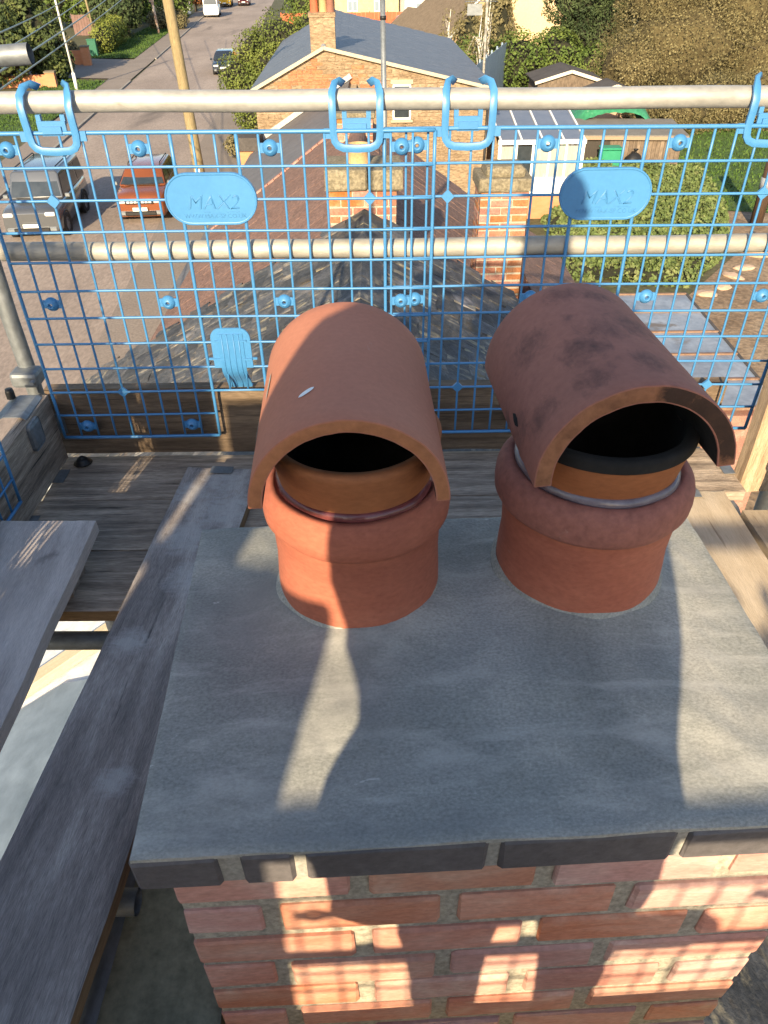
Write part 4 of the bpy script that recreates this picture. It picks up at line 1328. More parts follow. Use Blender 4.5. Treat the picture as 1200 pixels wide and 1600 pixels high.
bm = bmesh.new(); add_tube(bm, [(0, 0, 2.0), (0, 0, 5.3)], .04, 10); mesh_obj('pipe', bm, M('green_paint', [(.03, .20, .05), (.05, .28, .08)], 6, rough=.5, bump=.1), dp)
bm = bmesh.new(); add_box(bm, (-.10, .05, 3.7), (.07, .07, 3.4)); mesh_obj('post', bm, wood_warm, dp)
mast = thing('aerial_mast', 'slim grey aerial mast rising beside the mossy capped chimney', 'aerial mast', (.055, 7.92, 5.6))
bm = bmesh.new()
add_tube(bm, [(0, 0, 0), (-.02, 0, 2.35)], .026, 10)
mesh_obj('mast_tube', bm, galv_dull, mast)
bm = bmesh.new()
add_tube(bm, [(-.02, 0, 2.2), (-.03, 0, 4.3)], .021, 10)
mesh_obj('mast_tube', bm, galv_dull, mast)
bm = bmesh.new()
for z in (1.62, 2.2): add_tube(bm, [(-.017, 0, z), (-.017, 0, z + .03)], .03, 10)
mesh_obj('collar', bm, black_plastic, mast)

# small lean-to roof with grey blue sheets on the garden side
lt = thing('lean_to_roof', 'low lean to roof of blue grey sheets beyond the sooty hood', 'lean-to', (0, 0, 0))
zt = 3.0
gal = M('blue_grey_sheet', [(.15, .17, .21), (.22, .25, .30), (.30, .33, .38)], 1.6, rough=.38, bump=.15, bscale=9, fine=.12, spots=((.13, .10, .07), 1.4, .64, .1))
yb = [9.2, 10.05, 10.9, 11.75, 12.6, 13.42]
for i in range(5):
    bm = bmesh.new(); add_box(bm, (4.15, (yb[i] + yb[i + 1]) / 2, zt + .015), (3.1, yb[i + 1] - yb[i] - .05, .03))
    mesh_obj('roof_sheet', bm, gal, lt)
for i in range(6):
    bm = bmesh.new(); add_box(bm, (4.15, yb[i], zt + .03), (3.12, .045, .05))
    mesh_obj('glazing_bar', bm, M('rusty_bar', [(.16, .09, .06), (.26, .17, .12)], 6, rough=.9), lt)
bm = bmesh.new(); add_box(bm, (5.72, 11.3, zt - .02), (.05, 4.35, .12)); mesh_obj('edge_trim', bm, felt_dark, lt)
bm = bmesh.new(); add_box(bm, (4.2, 11.3, zt / 2 - .05), (3.0, 4.2, zt - .1)); mesh_obj('wall', bm, brick_orange, lt)
bm = bmesh.new(); add_box(bm, (0, 0, 0), (.95, 5.2, .06), Matrix.Rotation(.5, 3, 'Y'))
st = thing('brown_tiled_strip', 'narrow brown tiled roof strip behind the tall chimney', 'roof', (2.55, 10.4, 4.15), 0)
tiled_slope(st, 'roof_tile', (1.98, 8.6, 4.65), (0, 1, 0), Vector((1, 0, -.62)), 4.6, 1.25, .33, .30, .022, brown_tile, 52, jit=.005)
bm.free()
bm = bmesh.new(); add_prism(bm, [(-.55, .44), (.42, -.16), (.42, -4.1), (-.55, -4.1)], -1.8, 2.8, axis='Y'); mesh_obj('wall', bm, brick_orange, st)
bm = bmesh.new(); add_tube(bm, [(.5, -1.85, -.2), (.5, 2.85, -.2)], .05, 8); mesh_obj('gutter', bm, white_paint, st)

# ================================================================ THE IRONSTONE HOUSE
sh = thing('ironstone_house', 'ironstone house with blue slate roof and gable facing the scaffold', 'house', (0, 28, 0), R(1.5))
ix0, ixr, ix1 = -4.15, -1.79, 3.72
ize, izr, ize1 = 4.36, 5.50, 4.30
wallm = M('ironstone_gable', [(.22, .155, .095), (.30, .218, .14), (.36, .272, .185)], 1.0, (1, 1, 3.2), 8, .95, .9, 7, fine=.3, bstretch=(1, 1, 3.2))
gable_body(sh, ix0, ixr, ix1, 0, 15, ize, izr, ize1, wallm)
# coursed stones stand a little proud of the gable
V, F = [], []
rnd = random.Random(5)


def add_stone(V, F, x0, x1, z0, z1, y):
    b = len(V); g_ = .012
    V += [(x0, 0, z0), (x1, 0, z0), (x1, 0, z1), (x0, 0, z1), (x0 + g_, y, z0 + g_), (x1 - g_, y, z0 + g_), (x1 - g_, y, z1 - g_), (x0 + g_, y, z1 - g_)]
    F += [(b + 4, b + 5, b + 6, b + 7), (b, b + 1, b + 5, b + 4), (b + 1, b + 2, b + 6, b + 5), (b + 2, b + 3, b + 7, b + 6), (b + 3, b, b + 4, b + 7)]


Vo, Fo = [], []
z = 2.0
while z < 5.4:
    hh = rnd.uniform(.085, .13)
    x = ix0 + rnd.uniform(0, .1)
    while x < ix1:
        l = rnd.uniform(.18, .48)
        x1 = min(x + l, ix1)
        zlim = min(ize + (izr - ize) * (x - ix0) / (ixr - ix0), izr - (izr - ize1) * (x1 - ixr) / (ix1 - ixr), izr) - .02
        if z + hh < zlim and x1 - x > .08 and not (.40 < x1 and x < 1.06 and 3.4 < z + hh and z < 4.52):
            red = .8 * noise.noise(Vector((x * .8 + 3, z * 1.4, 1))) - .42 * abs(x + 2.2) + 1.0 - .4 * abs(z - 4.5)
            tgt = (Vo, Fo) if red > rnd.uniform(.1, .7) else (V, F)
            add_stone(*tgt, x + .006, x1 - .006, z + .006, z + hh - .006, -rnd.uniform(.010, .028))
        x = x1
    z += hh
for nm, (v_, f_), mt in (('stonework', (V, F), wallm), ('orange_brickwork', (Vo, Fo), M('orange_patch_brick', [(.36, .125, .06), (.40, .16, .08), (.36, .21, .12)], 2.5, (1, 1, 2), 6, .95, .6, 12, fine=.25))):
    me = bpy.data.meshes.new(nm); me.from_pydata(v_, [], f_); me.materials.append(mt)
    o = link(bpy.data.objects.new(nm, me), sh); o['kind'] = 'stuff'
ov = .12


def slope_pts(xa, za, xb, zb, y0, y1, t=.05):
    return [(xa, y0, za), (xb, y0, zb), (xb, y1, zb), (xa, y1, za)]


lroot = sh
for sx, xe, ze in ((-1, ix0, ize), (1, ix1, ize1)):
    dwn = Vector((xe - ixr, 0, ze - izr))
    ln = dwn.length + .18
    r_ = bpy.data.objects.new('roof', None); link(r_, sh)
    tiled_slope(r_, 'slate', (ixr, .13, izr + .05), (0, 1, 0), dwn, 14.9, ln, .42, .34, .014, blue_slate, 0, jit=.003)
    bm = bmesh.new()
    dd = dwn.normalized()
    A = Vector((ixr, 0, izr)); B = A + dd * ln
    q = [(A.x, -.1, A.z + .01), (B.x, -.1, B.z + .01), (B.x, 15.1, B.z + .01), (A.x, 15.1, A.z + .01)]
    add_poly(bm, q)
    mesh_obj('underlay', bm, felt_dark, r_)
    bm = bmesh.new()
    L_ = ln
    add_box(bm, tuple((A + B) / 2 + Vector((0, -.14, .05))), (L_, .05, .10), Matrix.Rotation(-math.atan2(dd.z, dd.x if sx > 0 else dd.x), 3, 'Y'))
    mesh_obj('verge_trim', bm, M('pale_verge', [(.42, .36, .27), (.50, .44, .33)], 5, rough=.9), r_)
bm = bmesh.new(); add_tube(bm, [(ixr, -.1, izr + .07), (ixr, 15.1, izr + .07)], .09, 8); mesh_obj('ridge', bm, blue_slate, sh)
bm = bmesh.new()
add_box(bm, (-1.80, .30, 5.55), (.80, .55, 1.7)); add_box(bm, (-1.80, .30, 6.42), (.86, .61, .12))
cs = mesh_obj('chimney', bm, wallm, sh)
for i, (dx, hh, mt) in enumerate(((-.24, .75, red_clay), (.04, .55, M('buff_pot', [(.42, .27, .13)])), (.27, .70, M('dark_clay_pot', [(.22, .10, .07), (.28, .13, .09)], 5)))):
    b = bmesh.new(); add_lathe(b, [(.13, 6.47), (.115, 6.47 + hh), (.135, 6.48 + hh), (.135, 6.54 + hh), (.09, 6.54 + hh)], 16, (-1.80 + dx, .3, 0)); mesh_obj('pot', b, mt, cs)
wf = bmesh.new()
for (c, s) in (((.74, -.02, 4.46), (.60, .07, .06)), ((.74, -.02, 3.47), (.60, .07, .06)), ((.46, -.02, 3.965), (.06, .07, .93)), ((1.02, -.02, 3.965), (.06, .07, .93)), ((.74, -.02, 4.05), (.50, .06, .05))): add_box(wf, c, s)
win = mesh_obj('window', wf, white_paint, sh)
b = bmesh.new(); add_box(b, (.74, -.005, 3.965), (.5, .02, .93)); mesh_obj('pane', b, glass, win)
b = bmesh.new(); add_box(b, (.74, -.06, 3.40), (.74, .14, .07)); mesh_obj('sill', b, M('stone_sill', [(.45, .36, .25)], 5), win)
b = bmesh.new(); add_box(b, (.74, -.03, 4.56), (.74, .06, .13)); mesh_obj('lintel', b, MATS['stone_sill'], win)
b = bmesh.new(); add_box(b, (2.16, -.03, 4.33), (.30, .05, .17)); mesh_obj('pale_patch_stone', b, M('pale_stone', [(.60, .48, .32), (.66, .54, .38)], 5), sh)
b = bmesh.new(); add_tube(b, [(ix1 - .08, -.06, .1), (ix1 - .08, -.06, 4.2)], .045, 8); mesh_obj('downpipe', b, black_plastic, sh)
po = thing('brick_porch', 'small orange brick porch with dark flat roof beside the ironstone house', 'porch', (-4.40, 26.9, 0))
b = bmesh.new(); add_box(b, (0, .6, 1.37), (.62, 1.2, 2.74)); mesh_obj('wall', b, M('bright_orange_brick', [(.50, .20, .09), (.55, .25, .13)], 3, (1, 1, 3)), po)  # brighter orange brick, shared with conservatory base and piers
b = bmesh.new(); add_box(b, (0, .6, 2.95), (.8, 1.4, .4)); mesh_obj('roof', b, felt_dark, po)

# ================================================================ CONSERVATORY
cv = thing('conservatory', 'white conservatory with grey glass roof on an orange brick base', 'conservatory', (4.22, 28.4, 0), R(1.0))
cw, cdp, ce, crz = 2.95, 3.2, 2.62, 3.12
b = bmesh.new(); add_box(b, (cw / 2, cdp / 2, .45), (cw, cdp, .9)); mesh_obj('brick_base', b, M('bright_orange_brick', [(.50, .20, .09)]), cv)
nb = 5
for i in range(nb + 1):
    b = bmesh.new(); add_box(b, (cw * i / nb, 0, (.9 + ce) / 2), (.075 if 0 < i < nb else .11, .08, ce - .9)); mesh_obj('mullion', b, white_paint, cv)
for i in range(5):
    b = bmesh.new(); add_box(b, (cw, cdp * i / 4, (.9 + ce) / 2), (.08, .075, ce - .9)); mesh_obj('mullion', b, white_paint, cv)
for i in range(nb):
    x = cw * (i + .5) / nb
    pm = M('curtained_glass', [(.30, .31, .29), (.42, .42, .38)], 2, (6, 1, 1), 3, .15, 0, 10, spec=.6) if i not in (1,) else glass
    b = bmesh.new(); add_box(b, (x, .03, 1.95), (cw / nb - .08, .02, 1.05)); mesh_obj('pane', b, pm, cv)
    b = bmesh.new(); add_box(b, (x, .02, 1.15), (cw / nb - .08, .04, .46)); mesh_obj('panel', b, white_paint, cv)
for (c, s) in (((cw / 2, -.01, .93), (cw + .1, .1, .08)), ((cw / 2, -.01, 1.41), (cw, .07, .06)), ((cw / 2, -.02, ce), (cw + .15, .14, .14)), ((cw, cdp / 2, ce), (.14, cdp, .14))):
    b = bmesh.new(); add_box(b, c, s); mesh_obj('rail', b, white_paint, cv)
rl = math.hypot(cdp, crz - ce); ra = math.atan2(crz - ce, cdp)
for i in range(4):
    x0 = cw * i / 4
    b = bmesh.new(); add_box(b, (x0 + cw / 8, cdp / 2, (ce + crz) / 2 + .06), (cw / 4 - .05, rl, .03), Matrix.Rotation(ra, 3, 'X')); mesh_obj('roof_pane', b, M('tinted_roof_glass', [(.10, .115, .15), (.14, .155, .19)], 2, rough=.25, bump=0, fine=.05), cv)
for i in range(5):
    b = bmesh.new(); add_box(b, (cw * i / 4, cdp / 2, (ce + crz) / 2 + .08), (.06, rl + .1, .06), Matrix.Rotation(ra, 3, 'X')); mesh_obj('roof_bar', b, white_paint, cv)
b = bmesh.new(); add_box(b, (cw / 2, cdp + .05, crz + .1), (cw + .1, .12, .14)); mesh_obj('ridge', b, M('grey_ridge', [(.40, .40, .39)], 5), cv)
b = bmesh.new(); add_box(b, (cw / 2, cdp + .02, 1.8), (cw, .04, 2.6)); mesh_obj('back_wall', b, wallm, cv)

# ================================================================ SHEDS
sd1 = thing('timber_shed', 'long plank shed with grey felt roof beside the garden bank', 'shed', (9.0, 36.0, 0), R(-4))
for i in range(18):
    b = bmesh.new(); add_box(b, (1.3 + .17 * i, 0, .62), (.16, .03 + .006 * (i % 2), 1.16)); mesh_obj('plank', b, shed_wood, sd1)
b = bmesh.new(); add_box(b, (.62, .8, .66), (1.25, 1.6, 1.3)); mesh_obj('dark_end', b, M('dark_shed_boards', [(.035, .03, .025), (.06, .05, .042)], 3, (12, 12, 1)), sd1)
b = bmesh.new(); add_prism(b, [(0, 0), (3.0, 0), (3.0, 1.12), (0, 1.2)], 1.3, 4.35, axis='X'); mesh_obj('shed_body', b, shed_wood, sd1, loc=(0, .03, 0))
b = bmesh.new(); add_box(b, (2.2, 1.4, 1.38), (4.7, 3.2, .07), Matrix.Rotation(.03, 3, 'X')); mesh_obj('roof', b, felt, sd1)
b = bmesh.new(); add_box(b, (2.2, -.20, 1.25), (4.7, .04, .14)); mesh_obj('fascia', b, M('pale_fascia', [(.30, .22, .15)], 4), sd1)
gt = thing('green_tarpaulin', 'green tarpaulin humped over a store behind the plank shed', 'tarpaulin', (9.2, 40.2, 0))
bm = bmesh.new()
rows = []
for j in range(15):
    rw = []
    for i in range(25):
        u, v = i / 24 * 2 - 1, j / 14 * 2 - 1
        z = 2.35 * math.sqrt(max(0, 1 - abs(u) ** 2.6)) * (1 - .25 * v * v) + .10 * noise.noise(Vector((u * 7, v * 5, 2))) + .05 * noise.noise(Vector((u * 17, v * 3, 2)))
        rw.append(bm.verts.new((1.9 + u * 2.2, v * 1.6, max(.02, z))))
    rows.append(rw)
for j in range(14):
    for i in range(24): bm.faces.new((rows[j][i], rows[j][i + 1], rows[j + 1][i + 1], rows[j + 1][i]))
mesh_obj('sheet', bm, M('green_sheet', [(.03, .19, .09), (.06, .28, .14)], 2, rough=.4, bump=.5, bscale=6, spots=((.35, .45, .35), 2.2, .66, .1)), gt, smooth=True)
b = bmesh.new(); add_tube(b, [(-.2, -1.6, .1), (4.0, -1.6, .1)], .03, 6); mesh_obj('weight_rope', b, black_plastic, gt)
gb = thing('green_bin', 'green garden bin standing before the plank shed', 'bin', (10.0, 34.9, 0))
b = bev_box((0, 0, .5), (.85, .6, 1.0), .04); mesh_obj('body', b, M('green_bin_plastic', [(.02, .22, .12), (.03, .27, .15)], 5, rough=.5), gb)
b = bev_box((0, -.02, 1.04), (.92, .68, .09), .03); mesh_obj('lid', b, MATS['green_bin_plastic'], gb)
bk = thing('black_sack', 'black sack slumped against the plank shed wall', 'sack', (11.2, 35.2, .35))
bm = bmesh.new(); bmesh.ops.create_uvsphere(bm, u_segments=12, v_segments=8, radius=.42)
for v in bm.verts: v.co += v.co * .35 * noise.noise(v.co * 3)
mesh_obj('sack_body', bm, black_plastic, bk, smooth=True)
bm = bmesh.new(); add_lathe(bm, [(.10, .36), (.04, .45), (.12, .56)], 8); mesh_obj('knot', bm, black_plastic, bk)


def pent(name, label, loc, w_, d_, h_, roofm, wallm_, rise=.5, rz=0, cat='shed'):
    t = thing(name, label, cat, loc, rz)
    b = bmesh.new(); add_prism(b, [(0, 0), (w_, 0), (w_, h_), (w_ / 2, h_ + rise), (0, h_)], 0, d_, axis='Y'); mesh_obj('wall', b, wallm_, t)
    for s in (0, 1):
        xa, xb = (w_ / 2, -.2) if s == 0 else (w_ / 2, w_ + .2)
        zb = h_ - rise * .2 / (w_ / 2)
        L = math.hypot(xb - xa, rise * 1.2); ang = math.atan2(rise, w_ / 2)
        b = bmesh.new(); add_box(b, ((xa + xb) / 2, d_ / 2, (h_ + rise + zb) / 2 + .05), (math.hypot(xa - xb, h_ + rise - zb), d_ + .4, .07), Matrix.Rotation(-ang if s == 0 else ang, 3, 'Y')); mesh_obj('roof', b, roofm, t)
        b = bmesh.new(); add_box(b, ((xa + xb) / 2, -.21, (h_ + rise + zb) / 2 + .02), (math.hypot(xa - xb, h_ + rise - zb), .04, .16), Matrix.Rotation(-ang if s == 0 else ang, 3, 'Y')); mesh_obj('bargeboard', b, M('bargeboard_paint', [(.62, .56, .46)], 5) if roofm is felt_dark else white_paint, t)
    return t


pent('garden_shed', 'dark roofed garden shed at the foot of the green hedge', (8.9, 47.5, 0), 3.6, 3, 1.8, felt_dark, shed_wood, .5)
pent('garden_shed', 'smaller shed with a pinkish gable beside the dark roofed shed', (11.2, 44.5, 0), 2.6, 2, 1.55, felt_dark, M('pink_gable', [(.45, .30, .21)], 4), .45)

# ================================================================ FAR BUILDINGS
tw = thing('tan_gabled_building', 'tall plain tan rendered building end beyond the gardens', 'building', (10.6, 72, 0))
b = bmesh.new(); add_box(b, (3.2, 5, 4.5), (6.4, 10, 9)); mesh_obj('wall', b, tanwall, tw)
b = bmesh.new(); add_prism(b, [(-.3, 9.003), (6.7, 9.003), (3.2, 11)], -.2, 10.2, axis='Y'); mesh_obj('roof', b, blue_slate, tw)


def bungalow(label, loc, w_, d_, h_, rise, rz, roofm, wallm_):
    t = pent('bungalow', label, loc, w_, d_, h_, roofm, wallm_, rise, rz, 'bungalow')
    for x in (w_ * .28, w_ * .7):
        b = bmesh.new(); add_box(b, (x, -.03, h_ * .55), (1.3, .1, 1.15)); wn_ = mesh_obj('window', b, white_paint, t)
        for dx in (-.31, .31):
            b = bmesh.new(); add_box(b, (x + dx, -.075, h_ * .55), (.52, .03, .95)); mesh_obj('pane', b, M('grey_window', [(.20, .25, .30)], rough=.15, bump=0, fine=0), wn_)
    return t


roofb = M('brown_bungalow_roof', [(.13, .10, .07), (.20, .155, .11)], 1.2, (1, 4, 4), 6, .95, .6, 6, fine=.25)
bricky = M('yellow_brick', [(.48, .34, .20), (.55, .41, .26)], 3, rough=.95)
bungalow('white gabled bungalow behind the red fence', (3.1, 106, 0), 7.0, 9, 2.6, 1.6, R(4), roofb, white_paint)
bungalow('yellow brick bungalow half hidden left of the white gable', (-5.5, 112, 0), 8.0, 9, 2.5, 1.6, R(-4), roofb, bricky)
bungalow('brown roofed bungalow turned towards the bare birches', (5.2, 70, 0), 5.0, 10, 1.5, 1.7, R(28), roofb, bricky)
bungalow('brown roofed bungalow farther up behind the birches', (7.5, 84, 0), 5.0, 9, 1.9, 1.8, R(26), roofb, bricky)


def panel_fence(label, pts, h, mat, step=.25, cat='fence', name='fence', post=2.0):
    t = thing(name, label, cat, (pts[0][0], pts[0][1], 0))
    o = Vector((pts[0][0], pts[0][1], 0))
    for (a, b_) in zip(pts, pts[1:]):
        a = Vector((a[0], a[1], 0)); b_ = Vector((b_[0], b_[1], 0))
        d = b_ - a; n = max(1, int(d.length / step)); ang = math.atan2(d.y, d.x)
        for i in range(n):
            p = a + d * ((i + .5) / n)
            bm = bmesh.new(); add_box(bm, (0, 0, h / 2), (d.length / n - .02, .03, h * random.uniform(.97, 1.0)))
            mesh_obj('slat', bm, mat, t, loc=tuple(p - o), rot=(0, 0, ang))
        for i in range(int(d.length / post) + 1):
            p = a + d * min(1, i * post / d.length)
            bm = bmesh.new(); add_box(bm, (0, .06, h / 2 + .05), (.1, .1, h + .1)); mesh_obj('post', bm, mat, t, loc=tuple(p - o), rot=(0, 0, ang))
    return t


panel_fence('rust red panel fence in front of the white gabled bungalow', [(-11, 100), (6.5, 101)], 1.5, M('red_fence_paint', [(.42, .10, .045), (.50, .14, .07)], 2, rough=.9), .5)
panel_fence('brown board fence by the golden hedge across the road', [(-33, 95.5), (-28, 95.5)], 1.9, M('brown_fence_boards', [(.14, .085, .075), (.20, .125, .11)], 2, rough=.9), .3)
panel_fence('blue grey slatted fence climbing behind the garden hedge', [(5.0, 45.0), (8.2, 56)], 2.9, M('blue_grey_fence', [(.17, .24, .33), (.24, .32, .42)], 2, rough=.6), .55)

# ================================================================ VEGETATION
def leaf_cloud(name, parent, mat, blobs, n, size, seed=1, aspect=.6, flat=False, twig=0.0, hole=.35, stuff=True):
    """n small leaf or twig faces scattered in the outer half of blobs (cx,cy,cz,rx,ry,rz); noise opens holes"""
    rnd = random.Random(seed)
    V, F = [], []
    vol = [b[3] * b[4] + b[4] * b[5] + b[3] * b[5] for b in blobs]
    tot = sum(vol)
    for b, v in zip(blobs, vol):
        m = int(n * v / tot)
        k = 0; tries = 0
        while k < m and tries < m * 6:
            tries += 1
            d = Vector((rnd.gauss(0, 1), rnd.gauss(0, 1), rnd.gauss(0, 1))).normalized()
            rr = rnd.random() ** .33 * .42 + .6
            bump = 1 + .22 * noise.noise(Vector((d.x * 2.2 + b[0], d.y * 2.2 + b[1], d.z * 2.2 + seed)))
            p = Vector((b[0] + d.x * b[3] * rr * bump, b[1] + d.y * b[4] * rr * bump, b[2] + d.z * b[5] * rr * bump))
            if p.z < .05: continue
            if noise.noise(p * (1.6 / max(.4, min(b[3:6]))) + Vector((seed, 0, 0))) < -hole: continue
            k += 1
            s = size * rnd.uniform(.55, 1.35)
            out = (d + Vector((rnd.uniform(-1, 1), rnd.uniform(-1, 1), rnd.uniform(-.6, 1))) * .9).normalized()
            u = out.orthogonal().normalized()
            u = Matrix.Rotation(rnd.uniform(0, 6.28), 3, out) @ u
            w_ = out.cross(u)
            a, c = (u * s, w_ * s * aspect)
            if twig and rnd.random() < twig:
                a, c = out * s * 2.6 + u * s * .6, w_ * s * .09
            i0 = len(V)
            V += [tuple(p - a * .5), tuple(p + c * .5), tuple(p + a * .5), tuple(p - c * .5)]
            F.append((i0, i0 + 1, i0 + 2, i0 + 3))
    me = bpy.data.meshes.new(name)
    me.from_pydata(V, [], F)
    me.materials.append(mat)
    o = link(bpy.data.objects.new(name, me), parent)
    if stuff: o['kind'] = 'stuff'
    return o


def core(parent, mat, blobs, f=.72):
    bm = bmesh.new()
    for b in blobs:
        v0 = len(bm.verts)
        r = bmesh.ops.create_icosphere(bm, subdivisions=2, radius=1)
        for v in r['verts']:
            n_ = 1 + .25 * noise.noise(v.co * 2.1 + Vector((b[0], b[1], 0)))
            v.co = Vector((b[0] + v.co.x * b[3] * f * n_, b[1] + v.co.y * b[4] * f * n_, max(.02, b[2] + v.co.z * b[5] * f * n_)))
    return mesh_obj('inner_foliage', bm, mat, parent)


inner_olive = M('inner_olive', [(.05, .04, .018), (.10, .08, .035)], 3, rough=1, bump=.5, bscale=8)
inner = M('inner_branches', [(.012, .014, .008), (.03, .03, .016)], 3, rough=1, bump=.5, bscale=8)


def plant(name, label, cat, loc, blobs, n, size, mat, trunk=None, seed=1, aspect=.6, twig=0, group=None, hole=.35, limbs=5, tm=None, f=.72, corem=None):
    t = thing(name, label, cat, (loc[0], loc[1], 0), 0, group)
    leaf_cloud('crown', t, mat, blobs, n, size, seed, aspect, twig=twig, hole=hole)
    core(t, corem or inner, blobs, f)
    if trunk:
        h, r = trunk
        bm = bmesh.new()
        add_tube(bm, [(0, 0, -.05), (.02 * h, .01, h * .35), (-.02 * h, .02, h * .7), (.01, 0, h)], r, 10, r2=r * .25)
        rnd = random.Random(seed)
        for i in range(limbs):
            b = rnd.choice(blobs); z0 = h * rnd.uniform(.25, .7)
            e = Vector((b[0] + rnd.uniform(-.6, .6) * b[3], b[1] + rnd.uniform(-.6, .6) * b[4], b[2] + rnd.uniform(-.2, .6) * b[5]))
            s = Vector((0, 0, z0))
            add_tube(bm, [s, s.lerp(e, .5) + Vector((0, 0, .12 * h)), e], r * .4, 6, r2=r * .08)
        mesh_obj('trunk', bm, tm or trunk_m, t)
    return t


lf_bush = leafmat('bush_leaves', (.045, .065, .014), (.085, .11, .022), (.13, .15, .035))
# left of the road
plant('laurel_tree', 'big dark laurel tree at far left with sunlit upper leaves', 'tree', (-28.5, 60.5), [(0, 0, 3.4, 3.6, 3.0, 2.6), (-2.5, 1.0, 4.2, 3.4, 3, 3.0), (2.2, -.5, 2.2, 2.4, 2.2, 1.9), (-1.0, -2.4, 1.8, 3.0, 1.6, 1.5)], 11000, .32, lf_laurel, (5.5, .3), 3)
plant('laurel_tree', 'laurel tree behind the lamp post with shaded right side', 'tree', (-24.6, 63.0), [(0, 0, 2.6, 1.9, 2.0, 2.3), (-1.2, .8, 3.9, 2.0, 2.0, 2.0), (.5, .4, 1.1, 1.5, 1.6, 1.1)], 7000, .30, lf_laurel, (4.5, .22), 5)
plant('yew_tree', 'tall dark yew tree beyond the golden hedge', 'tree', (-26.3, 92), [(0, 0, 3.2, 1.9, 2, 3.1), (.6, .4, 5.4, 1.3, 1.4, 2.2), (-2.6, 2, 3.6, 2.0, 2, 3.2)], 7000, .32, lf_conifer, (6, .25), 7)
plant('hedge', 'golden green clipped hedge above the sunlit verge', 'hedge', (-25.2, 78.5), [(.2, .6, 1.2, 1.0, 1.4, 1.3), (.0, 3.0, 1.3, 1.0, 1.6, 1.35), (-.4, 5.8, 1.25, 1.0, 1.7, 1.3), (-.8, 8.6, 1.2, 1.0, 1.7, 1.25)], 7000, .17, lf_yellow, None, 9, hole=.6)
plant('hedge', 'pale rounded hedge block beside the far driveway', 'hedge', (-25.0, 101), [(0, 0, .9, 1.4, 1.2, 1.0), (1.9, .2, .9, 1.4, 1.2, 1.0)], 3500, .18, lf_dry, None, 11, hole=.6)
plant('tree', 'dark hedge tree far up the left side of the road', 'tree', (-29.5, 112), [(0, 0, 2.6, 2.8, 2.6, 2.6), (3.6, 3, 2.4, 2.2, 2.2, 2.4), (-4.5, 0, 3, 3, 3, 3)], 5000, .36, lf_hedge, (4, .25), 13)
plant('autumn_tree', 'orange brown autumn tree far up behind the utility pole', 'tree', (-25.8, 126), [(0, 0, 2.8, 2.0, 2.0, 2.0), (1.4, 1.5, 2.2, 1.5, 1.5, 1.6)], 3000, .34, M('autumn_leaves', [(.16, .06, .02), (.28, .11, .035), (.34, .16, .05)], 1, rough=.8, bump=0), (3.5, .2), 15)
plant('garden_shrub', 'dry brown shrub by the brick pier across the road', 'shrub', (-26.4, 73.5), [(0, 0, .9, .9, .8, 1.0), (1.0, -1.2, .7, .7, .7, .8)], 2000, .16, lf_dry, None, 17)
plant('conifer_tree', 'tall green backdrop tree behind the brown board fence', 'tree', (-33, 104), [(0, 0, 3, 3.4, 2.4, 3), (4, 1, 3, 2.8, 2.2, 2.6), (-5, 0, 3, 3.4, 2.4, 3)], 6000, .36, lf_hedge, (5, .3), 19)
# middle
plant('bush', 'large rounded green bush between road and ironstone house', 'bush', (-6.3, 44.6), [(0, 0, 1.5, 1.8, 1.6, 1.7), (.9, .5, 2.7, 1.7, 1.5, 1.6), (-1.0, .6, 2.2, 1.3, 1.4, 1.5), (2.0, 1.2, 2.4, 1.5, 1.5, 1.7), (.2, -1.0, 1.0, 1.5, 1.2, 1.2), (-.2, 1.5, 3.2, 1.4, 1.4, 1.5), (2.6, 2.5, 3.0, 1.5, 1.6, 1.6), (1.2, 1.0, 4.0, 1.6, 1.5, 1.4), (2.6, 3.5, 4.2, 1.4, 1.5, 1.2)], 27000, .13, lf_bush, (2.5, .15), 21, hole=.6)
plant('bush', 'scrubby low plant at the foot of the big green bush', 'bush', (-6.6, 38.5), [(0, 0, .55, .8, .7, .6), (.9, .3, .6, .7, .7, .7)], 1500, .14, lf_dry, None, 22)
plant('hedge', 'long green hedge behind the red fence beyond the ironstone house', 'hedge', (-9.5, 118), [(0, 0, 1.2, 3, 1.5, 1.8), (5, 0, 1.2, 3.2, 1.5, 1.9), (10, 0, 1.3, 3.2, 1.5, 1.9)], 4500, .3, lf_hedge, None, 23, hole=.6)
plant('hedge', 'mixed green garden hedge below the tan building', 'hedge', (6.6, 57.5), [(0, 0, 1.4, 2.0, 1.6, 1.8), (2.6, -.5, 1.6, 2.2, 1.8, 1.9), (5.2, 0, 1.5, 2.2, 1.8, 2.0), (7.5, -1.5, 1.2, 2, 1.8, 1.6)], 11000, .20, lf_hedge, None, 25, hole=.6)
plant('scrub_tree', 'olive scrubby tree in front of the tan building', 'tree', (8.6, 64), [(0, 0, 2.6, 1.3, 1.3, 2.6), (-1.8, .5, 2.2, 1.4, 1.3, 2.2), (.2, 1, 4.6, 1.0, 1.2, 2.0)], 7000, .24, lf_olive, (5.2, .12), 27, twig=.4)
for i, (x, y, h, lb) in enumerate(((6.05, 52, 4.9, 'slender white birch nearest the slate roof corner'), (6.9, 55, 5.4, 'slender white birch second from the slate roof corner'), (4.6, 57, 4.6, 'thin leaning birch over the bungalow roof'))):
    plant('birch_tree', lb, 'tree', (x, y), [(0, 0, h * .75, .6, .6, h * .28), (-.5, .2, h * .55, .6, .5, .8)], 500, .16, lf_dry, (h, .075), 30 + i, twig=.5, tm=birch_m, limbs=9, f=.05, corem=lf_dry)
